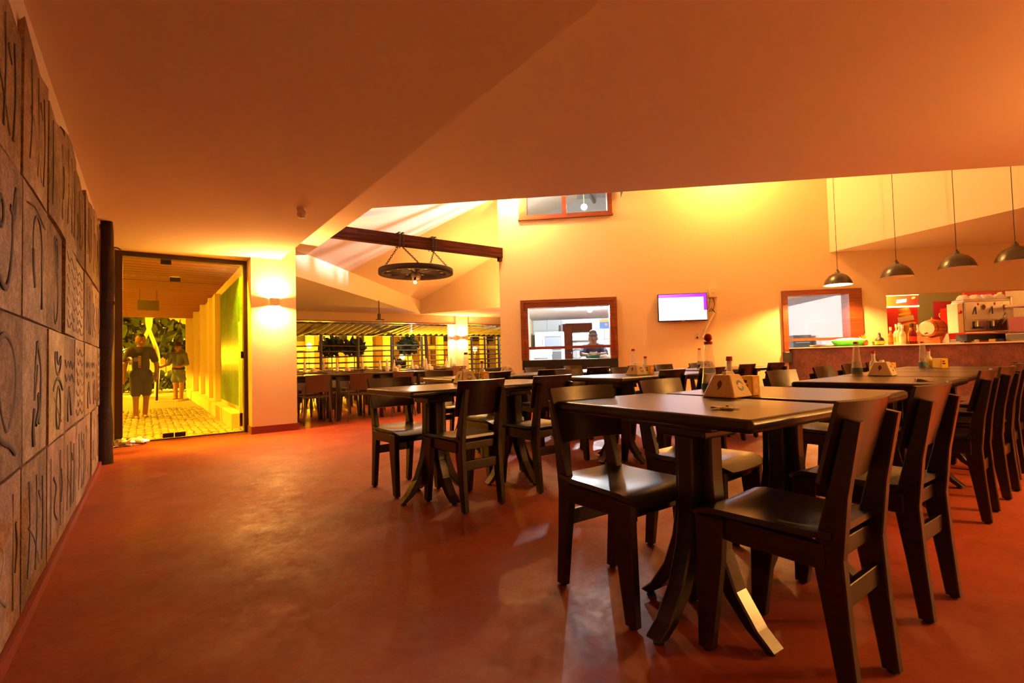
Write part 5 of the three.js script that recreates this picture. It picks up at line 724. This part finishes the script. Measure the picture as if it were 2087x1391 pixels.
{ // street end of the corridor
  const lp = (px, py, z, power, lab) => { const p = atZ(px, py, z), s = thing('street_lamp', lab, 'street lamp', [p.x, 0, z]); mesh('pole', rod([0, -0.035, 0], [0, p.y - 0.12, 0], 0.05, 8, 0.035), M.bamboo, s); mesh('lamp_head', lathe([[0.001, 0.1], [0.12, 0.06], [0.26, 0.0], [0.001, 0.0]], 16).translate(0, p.y, 0), M.bamboo, s); mesh('lamp_lens', sph(0.14, 0, p.y - 0.06, 0), M.glowSodium, s); const l = new THREE.PointLight(SODIUM, power, 0, 2); l.position.set(0, p.y - 0.28, 0); l.castShadow = true; l.shadow.radius = 4; s.add(l); };
  lp(364, 686, -27, 420, 'street lamp with wide bright head beyond the statue'); lp(248, 712, -24, 300, 'street lamp shining low at the outer edge of the glass door');
  for (const [i, px] of [252, 268, 285, 302, 330, 352, 384, 395].entries()) { const p = atZ(px, 790, -23.5 - (i % 2)); plant('hedge_bush', 'low leafy bush in the hedge at the street end of the corridor', 'bush', p.x, 0.42, p.z, 0.42, 130, 0.16, 'hedge bushes at the street end'); }
  for (const [px, bend, lab] of [[275, 0.9, 'pale curved tree trunk leaning to the right outside the glass door'], [318, -0.5, 'straight pale tree trunk outside the glass door']]) { const p = atZ(px, 780, -22), t = thing('tree', lab, 'tree', [p.x, 0, p.z]); mesh('trunk', tube([[0, -0.03, 0], [0.05, 1.4, 0], [bend * 0.5, 2.6, 0], [bend * 0.1, 3.8, 0.2]], 0.065, 8), M.facade, t); const f = mesh('foliage', foliage(180, 0.9, 0.25), M.leaf, t); f.position.set(bend * 0.1 + (bend > 0 ? -0.5 : 0.9), 4.2, 0.2); }
  const sg = thing('street_sign', 'green strip sign behind the statue', 'sign', [atZ(385, 746, -22).x, 0, -22]); mesh('board', bb(-0.5, 0.6, 0.78, 0.98, -0.02, 0.02), M.green, sg); mesh('sign_post', bb(-0.03, 0.03, -0.035, 0.78, -0.02, 0.02), M.bamboo, sg);
  { const b = thing('far_building', 'low yellow-lit building closing the street beyond the corridor', 'building', [0, 0, -33]); mesh('wall', bb(-16, 2.6, -0.035, 5.2, -0.4, 0), M.facade, b); mesh('roof', bb(-16.3, 2.9, 5.2, 5.5, -0.6, 0.5), M.clay, b); for (let i = 0; i < 9; i++) { const w = mesh('window', bb(-15 + i * 1.95, -14 + i * 1.95, 1.1, 2.7, 0, 0.05), M.black, b); mesh('shutter', bb(-15.1 + i * 1.95, -14.7 + i * 1.95, 1.1, 2.7, 0.05, 0.08), M.frame, w); } }
  for (const [px, py, z, r] of [[262, 690, -24, 1.1], [300, 676, -25, 1.3], [338, 690, -26, 1.0], [385, 720, -25, 0.7]]) { const p = atZ(px, py, z); plant('street_tree', 'round leafy street tree crown lit yellow beyond the hedge', 'tree', p.x, p.y, z, r, 220, 0.24, 'street trees beyond the hedge'); }
  { const p = atZ(302, 622, -12.4), t = thing('hanging_sign', 'dark rectangular sign hanging under the slatted ceiling outside', 'sign', [p.x, p.y, p.z]); mesh('board', rbox(0.36, 0.2, 0.03, 0.004), M.bamboo, t); for (const x of [-0.14, 0.14]) mesh('hanger', rod([x, 0.1, 0], [x, 2.54 - p.y, 0], 0.006, 6), M.iron, t); }
  { const s = thing('street_lamp', 'added unseen street lamp on the open left side of the path outside', 'street lamp', [-4.2, 0, -17.5]); mesh('pole', rod([0, -0.035, 0], [0, 3.4, 0], 0.05, 8, 0.035), M.bamboo, s); mesh('lamp_globe', sph(0.14, 0, 3.5, 0), M.glowSodium, s); const l = new THREE.PointLight(SODIUM, 420, 0, 2); l.position.set(0, 3.5, 0); l.castShadow = true; l.shadow.radius = 4; s.add(l); }  // added out of view to front-light hedge, trees and statue
  // pedestrian
  const pz = -11.9, px0 = atZ(287, 850, pz).x, P = thing('person', 'passer-by in dark printed t-shirt and knee-length shorts on the path outside the glass door', 'person', [px0, -0.035, pz], 0.25), s = 1.0;
  const arms = [[-0.17, 1.30, 0, -0.25, 1.05, 0.02, 0.045, 0.038], [-0.25, 1.05, 0.02, -0.27, 0.82, 0.06, 0.036, 0.027], [0.17, 1.30, 0, 0.25, 1.05, 0.02, 0.045, 0.038], [0.25, 1.05, 0.02, 0.22, 0.84, 0.10, 0.036, 0.027]];
  const body = [...head(0, 1.39, 0.0, 1), [-0.085, 0.05, 0.03, -0.085, 0.45, 0.03, 0.04, 0.052], [0.09, 0.05, -0.10, 0.09, 0.45, 0.0, 0.04, 0.052], [-0.085, 0.45, 0.03, -0.08, 0.82, 0, 0.055, 0.08], [0.09, 0.45, 0.0, 0.08, 0.82, 0, 0.055, 0.08], [0, 0.85, 0, 0, 1.05, 0, 0.12, 0.12], [0, 1.05, 0, 0, 1.28, 0, 0.12, 0.12], [-0.14, 1.31, 0, 0.14, 1.31, 0, 0.06, 0.06], ...arms, ...hand(-0.27, 0.82, 0.06, -0.05, -0.9, 0.1, 1), ...hand(0.22, 0.84, 0.10, -0.05, -0.9, 0.1, -1), [-0.085, 0.035, 0.02, -0.085, 0.035, 0.16, 0.04, 0.032], [0.09, 0.035, -0.11, 0.09, 0.035, 0.03, 0.04, 0.032]];
  mesh('body', skin(body, [-0.33, -0.02, -0.2], [0.33, 1.66, 0.22], 88), M.skin, P); face(P, 0, 1.39, 0, 1);
  mesh('shirt', skin([[0, 0.86, 0, 0, 1.05, 0, 0.138, 0.135], [0, 1.05, 0, 0, 1.27, 0, 0.135, 0.133], [-0.14, 1.31, 0, 0.14, 1.31, 0, 0.075, 0.075], [-0.17, 1.30, 0, -0.225, 1.13, 0.01, 0.062, 0.062], [0.17, 1.30, 0, 0.225, 1.13, 0.01, 0.062, 0.062]], [-0.32, 0.7, -0.17], [0.32, 1.42, 0.17], 44), M.charcoal, P);
  mesh('shorts', skin([[-0.085, 0.50, 0.03, -0.08, 0.84, 0, 0.085, 0.10], [0.09, 0.50, 0.0, 0.08, 0.84, 0, 0.085, 0.10], [-0.06, 0.86, 0, 0.06, 0.86, 0, 0.12, 0.12]], [-0.22, 0.4, -0.16], [0.22, 1.0, 0.16], 40), M.charcoal, P);
  mesh('hair', skin([[0, 1.54, -0.02, 0, 1.57, -0.01, 0.082, 0.072], [0, 1.50, -0.06, 0, 1.54, -0.05, 0.06, 0.06]], [-0.12, 1.4, -0.16], [0.12, 1.68, 0.12], 30), M.black, P);
  mesh('shirt_print', new THREE.PlaneGeometry(0.09, 0.30).translate(-0.05, 1.12, 0.142), std({ map: canvas(64, 220, (x) => { x.fillStyle = '#17151a'; x.fillRect(0, 0, 64, 220); x.fillStyle = '#d8b23a'; x.save(); x.translate(46, 210); x.rotate(-Math.PI / 2); x.font = 'bold 44px sans-serif'; x.fillText('CORREB', 0, 0); x.restore(); }), roughness: 0.8 }), P);
  // statue
  const sz = -17.2, sx = atZ(369, 812, sz).x - 0.06, St = thing('statue', 'painted statue of a figure in blue tunic and brimmed hat holding a short staff', 'statue', [sx, -0.035, sz], -0.5);
  const k = 1.02, SB = [...head(0, 1.42, 0, 1), [-0.07, 0.06, 0, -0.08, 0.48, 0, 0.05, 0.06], [0.07, 0.06, 0, 0.08, 0.48, 0, 0.05, 0.06], [-0.08, 0.48, 0, -0.08, 0.8, 0, 0.06, 0.085], [0.08, 0.48, 0, 0.08, 0.8, 0, 0.06, 0.085], [0, 0.85, 0, 0, 1.3, 0, 0.12, 0.125], [-0.14, 1.33, 0, 0.14, 1.33, 0, 0.065, 0.065], [-0.17, 1.31, 0, -0.24, 1.06, 0.04, 0.048, 0.04], [-0.24, 1.06, 0.04, -0.34, 0.98, 0.24, 0.036, 0.03], [0.17, 1.31, 0, 0.24, 1.05, 0.02, 0.048, 0.04], [0.24, 1.05, 0.02, 0.12, 0.98, 0.16, 0.036, 0.03], ...hand(-0.34, 0.98, 0.24, -0.3, 0, 0.7, 1), ...hand(0.12, 0.98, 0.16, -0.6, 0, 0.3, -1), [-0.07, 0.04, 0, -0.07, 0.04, 0.13, 0.045, 0.035], [0.07, 0.04, 0, 0.07, 0.04, 0.13, 0.045, 0.035]];
  mesh('body', skin(SB, [-0.46, -0.02, -0.2], [0.34, 1.7, 0.45], 80), M.skin, St); face(St, 0, 1.42, 0, 1);
  mesh('tunic', skin([[0, 0.85, 0, 0, 1.28, 0, 0.15, 0.14], [-0.15, 1.33, 0, 0.15, 1.33, 0, 0.08, 0.08], [-0.17, 1.31, 0, -0.24, 1.07, 0.04, 0.066, 0.055], [0.17, 1.31, 0, 0.24, 1.06, 0.02, 0.066, 0.055], [-0.09, 0.62, 0, 0, 0.9, 0, 0.11, 0.12], [0.09, 0.62, 0, 0, 0.9, 0, 0.11, 0.12]], [-0.34, 0.46, -0.2], [0.34, 1.44, 0.2], 50), M.bronze, St);
  mesh('belt', lathe([[0.158, 0.90], [0.162, 0.93], [0.158, 0.96]], 20), M.beam, St); mesh('hat', lathe([[0.001, 1.70], [0.07, 1.69], [0.095, 1.60], [0.17, 1.585], [0.165, 1.575], [0.08, 1.58], [0.001, 1.6]], 20), M.beam, St); mesh('staff', rod([-0.39, 0.0, 0.36], [-0.36, 1.1, 0.34], 0.03, 8), M.iron, St); mesh('pedestal', rbox(0.62, 0.10, 0.62, 0.02, -0.12, -0.0, 0.1), M.cobble, St);
}
renderer.render(scene, camera);
